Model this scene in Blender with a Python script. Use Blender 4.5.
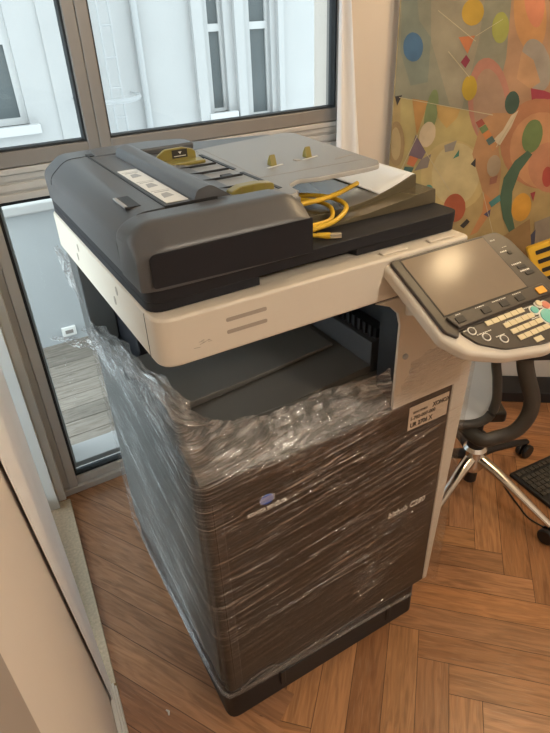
import bpy, bmesh, math, random
from mathutils import Vector, Matrix, noise
random.seed(7)
for o in list(bpy.data.objects): bpy.data.objects.remove(o)
SC = bpy.context.scene
COL = SC.collection
# ------------------------------------------------------------------ camera
CAM = Vector((-0.2415, -0.7465, 1.5763))
cam_d = bpy.data.cameras.new('camera'); cam = bpy.data.objects.new('camera', cam_d); COL.objects.link(cam)
cam_d.sensor_fit = 'VERTICAL'; cam_d.sensor_height = 24.0; cam_d.lens = 571.25 / 733 * 24.0; cam_d.clip_start = 0.01
def _rot(pitch, roll, yaw):
    cy, sy = math.cos(yaw), math.sin(yaw)
    f = Vector((-sy * math.cos(pitch), cy * math.cos(pitch), -math.sin(pitch)))
    r = Vector((cy, sy, 0)); u = r.cross(f)
    r2 = r * math.cos(roll) + u * math.sin(roll); u2 = r2.cross(f)
    return r2, u2, f
_r, _u, _f = _rot(math.radians(32.2585), math.radians(-2.4548), math.radians(-29.2822))
cam.matrix_world = Matrix(((_r.x, _u.x, -_f.x, CAM.x), (_r.y, _u.y, -_f.y, CAM.y), (_r.z, _u.z, -_f.z, CAM.z), (0, 0, 0, 1)))
SC.camera = cam
# ------------------------------------------------------------------ light and exposure
W = bpy.data.worlds.new('overcast_sky'); SC.world = W; W.use_nodes = True
bg = W.node_tree.nodes['Background']; bg.inputs[0].default_value = (0.90, 0.96, 1.0, 1); bg.inputs[1].default_value = 3.9
SC.view_settings.view_transform = 'Standard'; SC.view_settings.look = 'None'
SC.view_settings.gamma = 1; SC.view_settings.exposure = 0.0; SC.view_settings.use_curve_mapping = False
def portal(name, loc, rot, sx, sy):
    l = bpy.data.lights.new(name, 'AREA'); l.shape = 'RECTANGLE'; l.size = sx; l.size_y = sy; l.cycles.is_portal = True
    o = bpy.data.objects.new(name, l); o.location = loc; o.rotation_euler = rot; COL.objects.link(o)
portal('window_portal', (0.47, 1.16, 1.15), (math.radians(-90), 0, 0), 1.4, 2.3)
def lamp(name, loc, power, radius, color):
    l = bpy.data.lights.new(name, 'POINT'); l.energy = power; l.shadow_soft_size = radius; l.color = color
    o = bpy.data.objects.new(name, l); o.location = loc; COL.objects.link(o); return o
WARM = (1.0, 0.83, 0.62)
lamp('ceiling_lamp_light', (1.68, 0.07, 2.36), 22, 0.07, (1.0, 0.74, 0.42))
lamp('rear_fill_light', (0.9, -1.7, 2.36), 52, 0.09, (1.0, 0.91, 0.77))  # unseen rear lamp, added to fill the room with light
# ------------------------------------------------------------------ materials
MATS = {}
def mat(name, col=(0.5, 0.5, 0.5), rough=0.5, metal=0.0, spec=0.5, noise_amt=0.0, noise_scale=20, bump=0.0, bump_scale=200, **kw):
    m = bpy.data.materials.new(name); m.use_nodes = True; nt = m.node_tree
    b = nt.nodes['Principled BSDF']
    b.inputs['Base Color'].default_value = (*col, 1); b.inputs['Roughness'].default_value = rough
    b.inputs['Metallic'].default_value = metal; b.inputs['Specular IOR Level'].default_value = spec
    for k, v in kw.items(): b.inputs[k.replace('_', ' ')].default_value = v
    tc = nt.nodes.new('ShaderNodeTexCoord')
    if noise_amt:
        n = nt.nodes.new('ShaderNodeTexNoise'); n.inputs['Scale'].default_value = noise_scale; n.inputs['Detail'].default_value = 5
        nt.links.new(tc.outputs['Object'], n.inputs['Vector'])
        mx = nt.nodes.new('ShaderNodeMix'); mx.data_type = 'RGBA'
        mx.inputs[6].default_value = (*[max(0, c * (1 - noise_amt)) for c in col], 1)
        mx.inputs[7].default_value = (*[min(1, c * (1 + noise_amt)) for c in col], 1)
        nt.links.new(n.outputs[0], mx.inputs[0]); nt.links.new(mx.outputs[2], b.inputs['Base Color'])
    if bump:
        n = nt.nodes.new('ShaderNodeTexNoise'); n.inputs['Scale'].default_value = bump_scale; n.inputs['Detail'].default_value = 3
        nt.links.new(tc.outputs['Object'], n.inputs['Vector'])
        bp = nt.nodes.new('ShaderNodeBump'); bp.inputs['Strength'].default_value = bump; bp.inputs['Distance'].default_value = 0.002
        nt.links.new(n.outputs[0], bp.inputs['Height']); nt.links.new(bp.outputs[0], b.inputs['Normal'])
    MATS[name] = m; return m
def srgb(r, g, b):
    f = lambda c: (c / 255 / 12.92) if c / 255 <= 0.04045 else ((c / 255 + 0.055) / 1.055) ** 2.4
    return (f(r), f(g), f(b))
CHAR = mat('charcoal_plastic', (0.085, 0.088, 0.095), 0.36, bump=0.12, bump_scale=600)
CHAR2 = mat('dark_plastic', (0.014, 0.015, 0.020), 0.5, spec=0.3, bump=0.1, bump_scale=600)
BLACK = mat('black_plastic', (0.012, 0.012, 0.014), 0.5)
DOOR = mat('brown_black_plastic', (0.036, 0.029, 0.024), 0.45)
SIDE = mat('grey_side_plastic', (0.085, 0.09, 0.09), 0.5)
CREAM = mat('cream_plastic', (0.68, 0.62, 0.53), 0.45, noise_amt=0.04, noise_scale=8)
TRAYM = mat('tray_grey_plastic', (0.27, 0.27, 0.265), 0.42, bump=0.25, bump_scale=900)
TRAYE = mat('tray_edge_plastic', (0.50, 0.50, 0.48), 0.45)
INNER = mat('inner_tray_plastic', (0.115, 0.11, 0.10), 0.5)
OLIVE = mat('smoked_olive_plastic', (0.115, 0.095, 0.058), 0.14, spec=0.7)
GUIDE = mat('olive_yellow_plastic', (0.25, 0.205, 0.045), 0.3)
LABEL = mat('label_paper', (0.75, 0.75, 0.72), 0.6)
GREYP = mat('print_grey', (0.38, 0.39, 0.40), 0.6)
BEZEL = mat('bezel_plastic', (0.048, 0.039, 0.033), 0.42)
SCREEN = mat('screen_glass', (0.25, 0.20, 0.15), 0.14, spec=0.045, noise_amt=0.10, noise_scale=14)  # tan base colour holds the ceiling's reflection in the switched-off screen
KEYC = mat('cream_keys', (0.72, 0.62, 0.40), 0.45)
TEAL = mat('teal_key', (0.16, 0.52, 0.45), 0.4)
RED = mat('red_key', (0.65, 0.22, 0.14), 0.4)
ORANGE = mat('orange_key', (0.85, 0.40, 0.05), 0.4)
WHITEINK = mat('white_ink', (0.78, 0.76, 0.70), 0.6)
GREYINK = mat('grey_ink', (0.38, 0.33, 0.28), 0.5)
DARKINK = mat('dark_ink', (0.03, 0.025, 0.02), 0.6)
BLUE = mat('logo_blue', (0.005, 0.10, 0.62), 0.35)
STICK = mat('sticker_paper', (0.62, 0.50, 0.38), 0.6)
YELLOW = mat('yellow_cable', (0.75, 0.47, 0.03), 0.4)
CLEAR = mat('clear_plastic', (0.85, 0.78, 0.62), 0.15, Transmission_Weight=0.6)
TRAYREFL = mat('tray_reflection_white', (0.80, 0.83, 0.85), 0.35)
ALU = mat('window_aluminium', (0.60, 0.585, 0.56), 0.38, metal=0.15, noise_amt=0.06, noise_scale=5)
ALUD = mat('window_aluminium_taupe', (0.27, 0.25, 0.235), 0.4, metal=0.15)
GASK = mat('rubber_gasket', (0.02, 0.025, 0.03), 0.6)
OFRAME = mat('weathered_white_frame', (0.40, 0.405, 0.405), 0.6)
WFRAME = mat('white_frame', (0.74, 0.74, 0.72), 0.45)
STONE = mat('beige_stone', (0.60, 0.50, 0.36), 0.55, noise_amt=0.35, noise_scale=120, bump=0.2, bump_scale=150)
WALL = mat('beige_wall_paint', (0.70, 0.635, 0.575), 0.75, noise_amt=0.04, noise_scale=3, bump=0.08, bump_scale=60)
CEIL = mat('ceiling_paint', (0.82, 0.78, 0.72), 0.8)
BASEB = mat('white_baseboard', (0.76, 0.74, 0.69), 0.45)
BRASS = mat('brown_end_trim', (0.30, 0.19, 0.08), 0.45)
STUCCO = mat('white_stucco', (0.325, 0.33, 0.33), 0.85, noise_amt=0.06, noise_scale=4, bump=0.6, bump_scale=45)
STUCCO2 = mat('white_parapet_paint', (0.36, 0.385, 0.40), 0.8, noise_amt=0.06, noise_scale=3)
OUTGL = mat('far_window_glass', (0.085, 0.098, 0.102), 0.5, spec=0.2, noise_amt=0.2, noise_scale=3)
WHITEM = mat('white_painted_metal', (0.30, 0.31, 0.315), 0.5)
CURT = mat('sheer_curtain_cloth', (0.86, 0.87, 0.90), 0.85, bump=0.3, bump_scale=350)
GREYMESH = mat('light_grey_seat_mesh', (0.68, 0.69, 0.70), 0.75, bump=0.5, bump_scale=500)
CHFRAME = mat('dark_grey_chair_frame', (0.050, 0.047, 0.042), 0.5)
CHROME = mat('polished_aluminium', (0.72, 0.70, 0.67), 0.18, metal=1.0)
RUBBER = mat('black_rubber', (0.012, 0.012, 0.013), 0.4)
YPLAS = mat('yellow_plastic', (0.80, 0.46, 0.03), 0.4)
DESKT = mat('taupe_panel', (0.36, 0.31, 0.27), 0.6)
DESKW = mat('desk_laminate', (0.30, 0.22, 0.15), 0.5, noise_amt=0.1, noise_scale=6)
def glass_mat(name, refl, tint):
    m = bpy.data.materials.new(name); m.use_nodes = True; nt = m.node_tree; nt.nodes.remove(nt.nodes['Principled BSDF'])
    tr = nt.nodes.new('ShaderNodeBsdfTransparent'); tr.inputs[0].default_value = (*tint, 1)
    gl = nt.nodes.new('ShaderNodeBsdfGlossy'); gl.inputs['Roughness'].default_value = 0.02
    fr = nt.nodes.new('ShaderNodeFresnel'); fr.inputs[0].default_value = refl
    mx = nt.nodes.new('ShaderNodeMixShader')
    nt.links.new(fr.outputs[0], mx.inputs[0]); nt.links.new(tr.outputs[0], mx.inputs[1]); nt.links.new(gl.outputs[0], mx.inputs[2])
    nt.links.new(mx.outputs[0], nt.nodes['Material Output'].inputs[0]); return m
GLASS = glass_mat('window_glass', 1.3, (0.93, 0.97, 0.97))
def vcol_mat(name, rough, grain=False):
    m = bpy.data.materials.new(name); m.use_nodes = True; nt = m.node_tree; b = nt.nodes['Principled BSDF']
    b.inputs['Roughness'].default_value = rough
    at = nt.nodes.new('ShaderNodeAttribute'); at.attribute_name = 'plank'
    uv = nt.nodes.new('ShaderNodeUVMap'); uv.uv_map = 'UVMap'
    def noisen(sx, sy, sc, det, dist=0.0):
        mp = nt.nodes.new('ShaderNodeMapping'); mp.inputs['Scale'].default_value = (sx, sy, 1)
        n = nt.nodes.new('ShaderNodeTexNoise'); n.inputs['Scale'].default_value = sc; n.inputs['Detail'].default_value = det; n.inputs['Distortion'].default_value = dist
        nt.links.new(uv.outputs[0], mp.inputs[0]); nt.links.new(mp.outputs[0], n.inputs['Vector']); return n
    n1 = noisen(3.0, 26.0, 2.2, 6, 1.2); n2 = noisen(9, 260, 1.6, 4); n3 = noisen(2, 3, 1.0, 3)
    r1 = nt.nodes.new('ShaderNodeValToRGB'); r1.color_ramp.elements[0].position = 0.33; r1.color_ramp.elements[0].color = (0.68, 0.64, 0.60, 1)
    r1.color_ramp.elements[1].position = 0.62; r1.color_ramp.elements[1].color = (1.12, 1.1, 1.08, 1)
    nt.links.new(n1.outputs[0], r1.inputs[0])
    m1 = nt.nodes.new('ShaderNodeMix'); m1.data_type = 'RGBA'; m1.blend_type = 'MULTIPLY'; m1.inputs[0].default_value = 1
    nt.links.new(at.outputs['Color'], m1.inputs[6]); nt.links.new(r1.outputs[0], m1.inputs[7])
    r2 = nt.nodes.new('ShaderNodeValToRGB'); r2.color_ramp.elements[0].position = 0.56; r2.color_ramp.elements[0].color = (0, 0, 0, 1)
    r2.color_ramp.elements[1].position = 0.78; r2.color_ramp.elements[1].color = (0.55, 0.55, 0.55, 1)
    nt.links.new(n2.outputs[0], r2.inputs[0])
    mm = nt.nodes.new('ShaderNodeMath'); mm.operation = 'MULTIPLY'
    nt.links.new(r2.outputs[0], mm.inputs[0]); nt.links.new(n3.outputs[0], mm.inputs[1])
    m2 = nt.nodes.new('ShaderNodeMix'); m2.data_type = 'RGBA'; m2.inputs[7].default_value = (0.62, 0.47, 0.34, 1)
    nt.links.new(mm.outputs[0], m2.inputs[0]); nt.links.new(m1.outputs[2], m2.inputs[6])
    nt.links.new(m2.outputs[2], b.inputs['Base Color'])
    bp = nt.nodes.new('ShaderNodeBump'); bp.inputs['Strength'].default_value = 0.25; bp.inputs['Distance'].default_value = 0.001
    nt.links.new(n2.outputs[0], bp.inputs['Height']); nt.links.new(bp.outputs[0], b.inputs['Normal'])
    return m
PARQ = vcol_mat('oak_parquet', 0.31)
DECKM = vcol_mat('weathered_deck_boards', 0.7)
SEAM = mat('parquet_seam', (0.09, 0.05, 0.028), 0.7)
def film_mat():
    m = bpy.data.materials.new('stretch_film'); m.use_nodes = True; nt = m.node_tree; nt.nodes.remove(nt.nodes['Principled BSDF'])
    uv = nt.nodes.new('ShaderNodeUVMap'); uv.uv_map = 'UVMap'
    at = nt.nodes.new('ShaderNodeAttribute'); at.attribute_name = 'bunch'
    def nz(sx, sy, sc, det, dist):
        mp = nt.nodes.new('ShaderNodeMapping'); mp.inputs['Scale'].default_value = (sx, sy, 1)
        n = nt.nodes.new('ShaderNodeTexNoise'); n.inputs['Scale'].default_value = sc; n.inputs['Detail'].default_value = det; n.inputs['Distortion'].default_value = dist
        nt.links.new(uv.outputs[0], mp.inputs[0]); nt.links.new(mp.outputs[0], n.inputs['Vector']); return n
    a = nz(2.2, 75, 1.0, 5, 0.5); b = nz(5, 170, 1.0, 4, 0.8); c = nz(12, 46, 1.0, 6, 2.2)
    def ramp(n, p0, p1, v0, v1):
        r = nt.nodes.new('ShaderNodeMapRange'); r.inputs[1].default_value = p0; r.inputs[2].default_value = p1; r.inputs[3].default_value = v0; r.inputs[4].default_value = v1
        nt.links.new(n, r.inputs[0]); return r
    def math_(op, x, y):
        k = nt.nodes.new('ShaderNodeMath'); k.operation = op
        for i, v in enumerate((x, y)):
            if isinstance(v, (int, float)): k.inputs[i].default_value = v
            else: nt.links.new(v, k.inputs[i])
        return k.outputs[0]
    ra = ramp(a.outputs[0], 0.50, 0.76, 0.0, 0.09); rc = ramp(c.outputs[0], 0.46, 0.70, 0.0, 0.46)
    # thin stretch lines: where a long noise crosses its middle, kept only in patches
    e = nz(1.5, 42, 1.0, 3, 0.35); g = nz(3.0, 9, 1.0, 3, 0.6); e2 = nz(2.6, 95, 1.0, 3, 0.35)
    def crossing(n, wd, amp):
        k = math_('ABSOLUTE', math_('SUBTRACT', n.outputs[0], 0.5), 0.0); r = ramp(k, 0.0, wd, amp, 0.0); return r.outputs[0]
    patch_ = ramp(g.outputs[0], 0.38, 0.66, 0.08, 1.0).outputs[0]
    lines = math_('MULTIPLY', math_('MAXIMUM', crossing(e, 0.018, 0.60), crossing(e2, 0.022, 0.38)), patch_)
    crk = math_('MULTIPLY', rc.outputs[0], at.outputs['Fac'])
    al = math_('ADD', math_('ADD', ra.outputs[0], lines), math_('ADD', crk, 0.06))
    al = math_('ADD', al, math_('MULTIPLY', at.outputs['Fac'], 0.09))
    al = math_('MINIMUM', al, 0.92)
    h = math_('ADD', math_('ADD', math_('MULTIPLY', a.outputs[0], 0.9), math_('ADD', math_('MULTIPLY', b.outputs[0], 0.5), math_('MULTIPLY', lines, 0.5))), math_('MULTIPLY', math_('MULTIPLY', c.outputs[0], at.outputs['Fac']), 1.6))
    bp = nt.nodes.new('ShaderNodeBump'); bp.inputs['Strength'].default_value = 0.9; bp.inputs['Distance'].default_value = 0.006
    nt.links.new(h, bp.inputs['Height'])
    tr = nt.nodes.new('ShaderNodeBsdfTransparent'); tr.inputs[0].default_value = (0.95, 0.95, 0.95, 1)
    gl = nt.nodes.new('ShaderNodeBsdfGlossy'); gl.inputs['Roughness'].default_value = 0.12; gl.inputs[0].default_value = (0.95, 0.95, 0.95, 1)
    df = nt.nodes.new('ShaderNodeBsdfDiffuse'); df.inputs[0].default_value = (0.66, 0.66, 0.66, 1)
    nt.links.new(bp.outputs[0], gl.inputs['Normal']); nt.links.new(bp.outputs[0], df.inputs['Normal'])
    m1 = nt.nodes.new('ShaderNodeMixShader'); nt.links.new(math_('ADD', math_('MULTIPLY', at.outputs['Fac'], 0.30), 0.13), m1.inputs[0])
    nt.links.new(gl.outputs[0], m1.inputs[1]); nt.links.new(df.outputs[0], m1.inputs[2])
    m2 = nt.nodes.new('ShaderNodeMixShader'); nt.links.new(al, m2.inputs[0])
    nt.links.new(tr.outputs[0], m2.inputs[1]); nt.links.new(m1.outputs[0], m2.inputs[2])
    nt.links.new(m2.outputs[0], nt.nodes['Material Output'].inputs[0]); return m
FILM = film_mat()
# ------------------------------------------------------------------ mesh helpers
LOC = {}
def box(bm, x0, x1, y0, y1, z0, z1, mi=0):
    v = [bm.verts.new(p) for p in ((x0,y0,z0),(x1,y0,z0),(x1,y1,z0),(x0,y1,z0),(x0,y0,z1),(x1,y0,z1),(x1,y1,z1),(x0,y1,z1))]
    for f in ((3,2,1,0),(4,5,6,7),(0,1,5,4),(1,2,6,5),(2,3,7,6),(3,0,4,7)):
        bm.faces.new([v[i] for i in f]).material_index = mi
def prism(bm, pts, fn, a, b, mi=0):
    """pts: closed 2d outline; fn(p, t) -> 3d point; from depth a to b"""
    A = [bm.verts.new(fn(p, a)) for p in pts]; B = [bm.verts.new(fn(p, b)) for p in pts]
    n = len(pts); fs = [bm.faces.new(A[::-1]), bm.faces.new(B)]
    for i in range(n): fs.append(bm.faces.new((A[i], A[(i+1) % n], B[(i+1) % n], B[i])))
    for f in fs: f.material_index = mi
XZ = lambda p, t: (p[0], t, p[1])
YZ = lambda p, t: (t, p[0], p[1])
XY = lambda p, t: (p[0], p[1], t)
def rpoly(pts, r, seg=5):
    """round the corners of a closed 2d outline; r: one radius or one per corner"""
    out = []; n = len(pts)
    for i in range(n):
        p = Vector(pts[i]); a = Vector(pts[i-1]); b = Vector(pts[(i+1) % n]); rr = r[i] if isinstance(r, (list, tuple)) else r
        da, db = (a - p), (b - p); l = min(da.length, db.length) * 0.49
        if rr <= 1e-6: out.append(tuple(p)); continue
        ang = da.angle(db); t = min(rr / math.tan(ang / 2), l)
        q0, q1 = p + da.normalized() * t, p + db.normalized() * t
        for k in range(seg + 1):
            s = k / seg; out.append(tuple(q0 * (1-s)**2 + p * 2*s*(1-s) + q1 * s*s))
    return out
def ell(cx, cy, rx, ry, rot=0, n=28):
    c, s = math.cos(rot), math.sin(rot)
    return [(cx + rx*math.cos(t)*c - ry*math.sin(t)*s, cy + rx*math.cos(t)*s + ry*math.sin(t)*c) for t in (2*math.pi*k/n for k in range(n))]
def smooth_path(pts, sub=6):
    P = [Vector(p) for p in pts]; out = []
    for i in range(len(P)-1):
        p0 = P[max(i-1, 0)]; p1 = P[i]; p2 = P[i+1]; p3 = P[min(i+2, len(P)-1)]
        for k in range(sub):
            t = k / sub
            out.append(0.5*((2*p1)+(p2-p0)*t+(2*p0-5*p1+4*p2-p3)*t*t+(3*p1-p0-3*p2+p3)*t**3))
    out.append(P[-1]); return out
def tube(bm, pts, r, seg=10, flat=1.0, mi=0, up=Vector((0,0,1))):
    """round (or flattened) tube along a list of points; r number or list"""
    rings = []; n = len(pts); P = [Vector(p) for p in pts]
    for i in range(n):
        d = (P[min(i+1, n-1)] - P[max(i-1, 0)]).normalized()
        u = up if abs(d.dot(up)) < 0.95 else Vector((1,0,0))
        s = d.cross(u).normalized(); t = s.cross(d)
        rr = r[i] if isinstance(r, (list, tuple)) else r
        rings.append([bm.verts.new(P[i] + s*rr*math.cos(a) + t*rr*flat*math.sin(a)) for a in (2*math.pi*k/seg for k in range(seg))])
    for i in range(n-1):
        for k in range(seg):
            bm.faces.new((rings[i][k], rings[i][(k+1)%seg], rings[i+1][(k+1)%seg], rings[i+1][k])).material_index = mi
    bm.faces.new(rings[0][::-1]).material_index = mi; bm.faces.new(rings[-1]).material_index = mi
def lathe(bm, prof, c=(0,0,0), ax='z', seg=24):
    rings = []
    for r, h in prof:
        ring = []
        for k in range(seg):
            a = 2*math.pi*k/seg; x, y = r*math.cos(a), r*math.sin(a)
            p = {'z': (x, y, h), 'y': (x, h, y), 'x': (h, x, y)}[ax]
            ring.append(bm.verts.new((p[0]+c[0], p[1]+c[1], p[2]+c[2])))
        rings.append(ring)
    for i in range(len(rings)-1):
        for k in range(seg): bm.faces.new((rings[i][k], rings[i][(k+1)%seg], rings[i+1][(k+1)%seg], rings[i+1][k]))
    bm.faces.new(rings[0][::-1]); bm.faces.new(rings[-1])
def nb(): return bmesh.new()
def obj(name, bm, m, parent=None, bevel=0, seg=3, smooth=True, local=False, angle=35):
    """link a bmesh as ONE mesh object; world coordinates are moved into the parent's frame unless local"""
    bmesh.ops.recalc_face_normals(bm, faces=bm.faces)
    me = bpy.data.meshes.new(name); 
    off = LOC.get(parent.name, Vector()) if (parent and not local) else Vector()
    if off.length: bmesh.ops.translate(bm, verts=bm.verts, vec=-off)
    bm.to_mesh(me); bm.free()
    for k in (m if isinstance(m, (list, tuple)) else [m]): me.materials.append(k)
    o = bpy.data.objects.new(name, me); COL.objects.link(o)
    if parent: o.parent = parent; LOC[o.name] = LOC.get(parent.name, Vector())
    if smooth:
        me.shade_smooth(); me.set_sharp_from_angle(angle=math.radians(angle))
    if bevel:
        b = o.modifiers.new('bevel', 'BEVEL'); b.width = bevel; b.segments = seg; b.limit_method = 'ANGLE'; b.angle_limit = math.radians(40); b.harden_normals = True
        me.shade_smooth()
    return o
def tag(o, label=None, cat=None, group=None, kind=None):
    if label: o['label'] = label
    if cat: o['category'] = cat
    if group: o['group'] = group
    if kind: o['kind'] = kind
    return o
def thing(name, label, cat, loc=(0,0,0), rz=0, group=None):
    o = bpy.data.objects.new(name, None); COL.objects.link(o); o.location = loc; o.rotation_euler.z = rz
    o.empty_display_size = 0.05
    LOC[o.name] = Vector(loc); return tag(o, label, cat, group)
def struct(name, bm, m, parent=None, **kw):
    o = obj(name, bm, m, parent, **kw)
    if not parent: tag(o, kind='structure')
    return o
def text_bm(bm, s, size, fn, ext=0.0006, mi=0, sx=1.0, shear=0.0, bold=0.0):
    """flat lettering with a little thickness: fn(x, y, h) -> 3d point"""
    cu = bpy.data.curves.new('t', 'FONT'); cu.body = s; cu.size = size; cu.extrude = ext; cu.resolution_u = 2; cu.shear = shear; cu.offset = bold
    to = bpy.data.objects.new('t', cu); COL.objects.link(to)
    dg = bpy.context.evaluated_depsgraph_get(); dg.update()
    me = to.evaluated_get(dg).to_mesh(); base = [bm.verts.new(fn(v.co.x * sx, v.co.y, v.co.z)) for v in me.vertices]
    for p in me.polygons:
        try: bm.faces.new([base[i] for i in p.vertices]).material_index = mi
        except ValueError: pass
    to.evaluated_get(dg).to_mesh_clear(); bpy.data.objects.remove(to); bpy.data.curves.remove(cu)
# ================================================================== ROOM
# ---- floor: herringbone oak parquet, every block a face with its own tone
def parquet():
    bm = nb(); uvl = bm.loops.layers.uv.new('UVMap'); cl = bm.loops.layers.float_color.new('plank')
    w = 0.0855; n = 7; O = Vector((0.592, -0.062)); s = math.sqrt(0.5); ex = Vector((s, -s)); ey = Vector((-s, -s))
    rnd = random.Random(3); tones = [(0.37,0.185,0.080),(0.33,0.155,0.066),(0.42,0.215,0.10),(0.30,0.14,0.06),(0.38,0.18,0.076),(0.35,0.175,0.085)]
    def plank(P, u, length, v, wid, window_sheen=0.0, z=0.0):
        g = 0.0009; c = rnd.choice(tones); k = rnd.uniform(0.88, 1.15); c = [min(1, (a*(1-window_sheen) + b*window_sheen)*k) for a, b in zip(c, (0.44, 0.25, 0.16))]
        q = [P+u*g+v*g, P+u*(length-g)+v*g, P+u*(length-g)+v*(wid-g), P+u*g+v*(wid-g)]
        r = []; lim = 1.13                                    # blocks end at the window wall
        for p0, p1 in zip(q, q[1:] + q[:1]):
            if p0.y <= lim: r.append(p0)
            if (p0.y <= lim) != (p1.y <= lim): r.append(p0.lerp(p1, (lim-p0.y)/(p1.y-p0.y)))
        if len(r) < 3: return
        f = bm.faces.new([bm.verts.new((p.x, p.y, z)) for p in r]); ox, oy = rnd.uniform(0, 50), rnd.uniform(0, 50)
        for l in f.loops:
            e = Vector((l.vert.co.x, l.vert.co.y)) - P; l[uvl].uv = (e.dot(u)+ox, e.dot(v)+oy); l[cl] = (*c, 1)
    inside = lambda p: -0.75 < p.x < 3.6 and -3.3 < p.y < 1.35
    left = lambda p: p.x < 0.10 and p.y > -0.03
    # H blocks: row r starts at x = r + 2 n m ; V blocks: column c, rows c+1 .. c+n (+2 n m)
    for r in range(-45, 60):
        for m in range(-6, 7):
            x0 = r + 2*n*m; P = O + ex*(x0*w) + ey*(r*w); mid = P + ex*(n*w/2) + ey*(w/2)
            if inside(mid): plank(P, ex, n*w, ey, w)
    for c in range(-60, 60):
        for m in range(-6, 7):
            y0 = c + 1 + 2*n*m; P = O + ex*(c*w) + ey*(y0*w); mid = P + ex*(w/2) + ey*(n*w/2)
            if inside(mid): plank(P, ey, n*w, ex, w)
    # strip along the left wall, blocks running diagonally towards the printer
    a = math.radians(-60); u = Vector((math.cos(a), math.sin(a))); v = Vector((u.y, -u.x)) * -1
    for k in range(-4, 22):
        P = Vector((-0.30, 0.62)) + v * ((k - 8) * 0.092); P = P + u * ((-0.48 - P.x) / u.x)
        plank(P, u, 1.16 if P.y > 0.75 else 1.02, v, 0.092, 0.25, 0.0006)  # strip mixed paler: window light on the floor put into its colour
    f = bm.faces.new([bm.verts.new((x, y, 0.0003)) for x, y in ((-0.5, -0.2), (-0.2, -0.2), (0.05, 0.05), (0.3, 0.4), (0.3, 1.13), (-0.5, 1.13))]); seamf = f
    bmesh.ops.recalc_face_normals(bm, faces=bm.faces)
    for f in bm.faces:
        f.material_index = 1 if f == seamf else 0
        if f.normal.z < 0: f.normal_flip()
    z = -0.0012
    box(bm, -0.9, 3.7, -3.4, 1.13, -0.12, z, 1)
    return bm
bmf = parquet()
me = bpy.data.meshes.new('floor'); bmf.to_mesh(me); bmf.free(); me.materials.append(PARQ); me.materials.append(SEAM)
fo = bpy.data.objects.new('floor', me); COL.objects.link(fo); tag(fo, kind='structure')
b = nb(); box(b, -0.9, 3.7, -3.4, 1.25, 2.6, 2.7); struct('ceiling', b, CEIL)
# ---- walls
YW = 1.074
b = nb(); box(b, 1.13, 1.36, YW, YW+0.22, -0.05, 2.6); box(b, -0.36, 1.13, YW, YW+0.22, 2.32, 2.6); struct('wall_back', b, WALL)
dW = Vector((0.8, -0.6, 0)); nW = Vector((0.6, 0.8, 0)); oW = Vector((1.33, 1.06, 0))
def onw(u, out, z): p = oW + dW*u - nW*out; return (p.x, p.y, z)
b = nb(); prism(b, [(0.0,0.0),(2.4,0.0),(2.4,-0.12),(0.0,-0.12)], lambda p, t: onw(p[0], p[1], t), -0.05, 2.6); struct('wall_painting', b, WALL)
b = nb(); box(b, 3.22, 3.34, -3.3, -0.36, -0.05, 2.6); struct('wall_right', b, WALL)
b = nb(); box(b, -0.9, 3.34, -3.3, -3.18, -0.05, 2.6); struct('wall_front', b, WALL)
a0 = Vector((-0.228, 0.238, 0)); dL = Vector((0.0817, 0.99666, 0)); nL = Vector((0.99666, -0.0817, 0))
def onl(s, out, z): p = a0 + dL*s + nL*out; return (p.x, p.y, z)
LW2 = lambda p, t: onl(p[0], p[1], t)
b = nb(); prism(b, [(-3.5,-0.022),(-0.035,-0.022),(-0.035,-0.2),(-3.5,-0.2)], LW2, -0.05, 2.6); struct('wall_left', b, WALL)
b = nb(); prism(b, [(-0.035,-0.045),(0.86,-0.045),(0.86,-0.2),(-0.035,-0.2)], LW2, 2.2, 2.6); struct('wall_left_lintel', b, WALL)
b = nb()
for o_, h0, h1 in ((0.0, 0, 0.045), (-0.004, 0.045, 0.06), (-0.010, 0.06, 0.075)):
    prism(b, [(-3.4, o_), (-0.012, o_), (-0.012, -0.0215), (-3.4, -0.0215)], LW2, h0 - 0.001 if h0 == 0 else h0, h1)
struct('baseboard_left', b, BASEB, bevel=0.002, seg=2)
b = nb(); prism(b, [(-1.6,-0.0215),(-0.69,-0.0215),(-0.69,-0.016),(-1.6,-0.016)], LW2, 0.076, 2.1); struct('trim_4', b, DESKT)
# stone threshold in the left opening and its little end trim
b = nb(); prism(b, [(0.012,0.0),(0.80,0.0),(0.80,-0.095),(0.012,-0.095)], LW2, -0.02, 0.016); struct('trim_1', b, STONE, bevel=0.002, seg=2)
b = nb(); prism(b, [(-0.011,0.002),(0.011,0.002),(0.011,-0.035),(-0.011,-0.035)], LW2, -0.01, 0.020); struct('trim_2', b, BRASS, bevel=0.0015, seg=2)
# left opening: white jamb in the corner plus a glazed door leaf
win3 = None
b = nb(); prism(b, [(0.765,-0.040),(0.865,-0.040),(0.865,-0.085),(0.765,-0.085)], LW2, 0.016, 2.2)
prism(b, [(0.80,-0.012),(0.86,-0.012),(0.86,-0.04),(0.80,-0.04)], LW2, 0.016, 2.2)
prism(b, [(-0.034,-0.10),(0.865,-0.10),(0.865,-0.14),(-0.034,-0.14)], LW2, 2.1, 2.2)
prism(b, [(-0.034,-0.10),(0.02,-0.10),(0.02,-0.14),(-0.034,-0.14)], LW2, 0.016, 2.1)
prism(b, [(0.02,-0.10),(0.765,-0.10),(0.765,-0.14),(0.02,-0.14)], LW2, 0.016, 0.08)
door = struct('door_1', b, WFRAME, bevel=0.003, seg=2)
b = nb(); prism(b, [(0.02,-0.118),(0.765,-0.118),(0.765,-0.124),(0.02,-0.124)], LW2, 0.08, 2.1); obj('glass_pane', b, GLASS, door, smooth=False)
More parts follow.
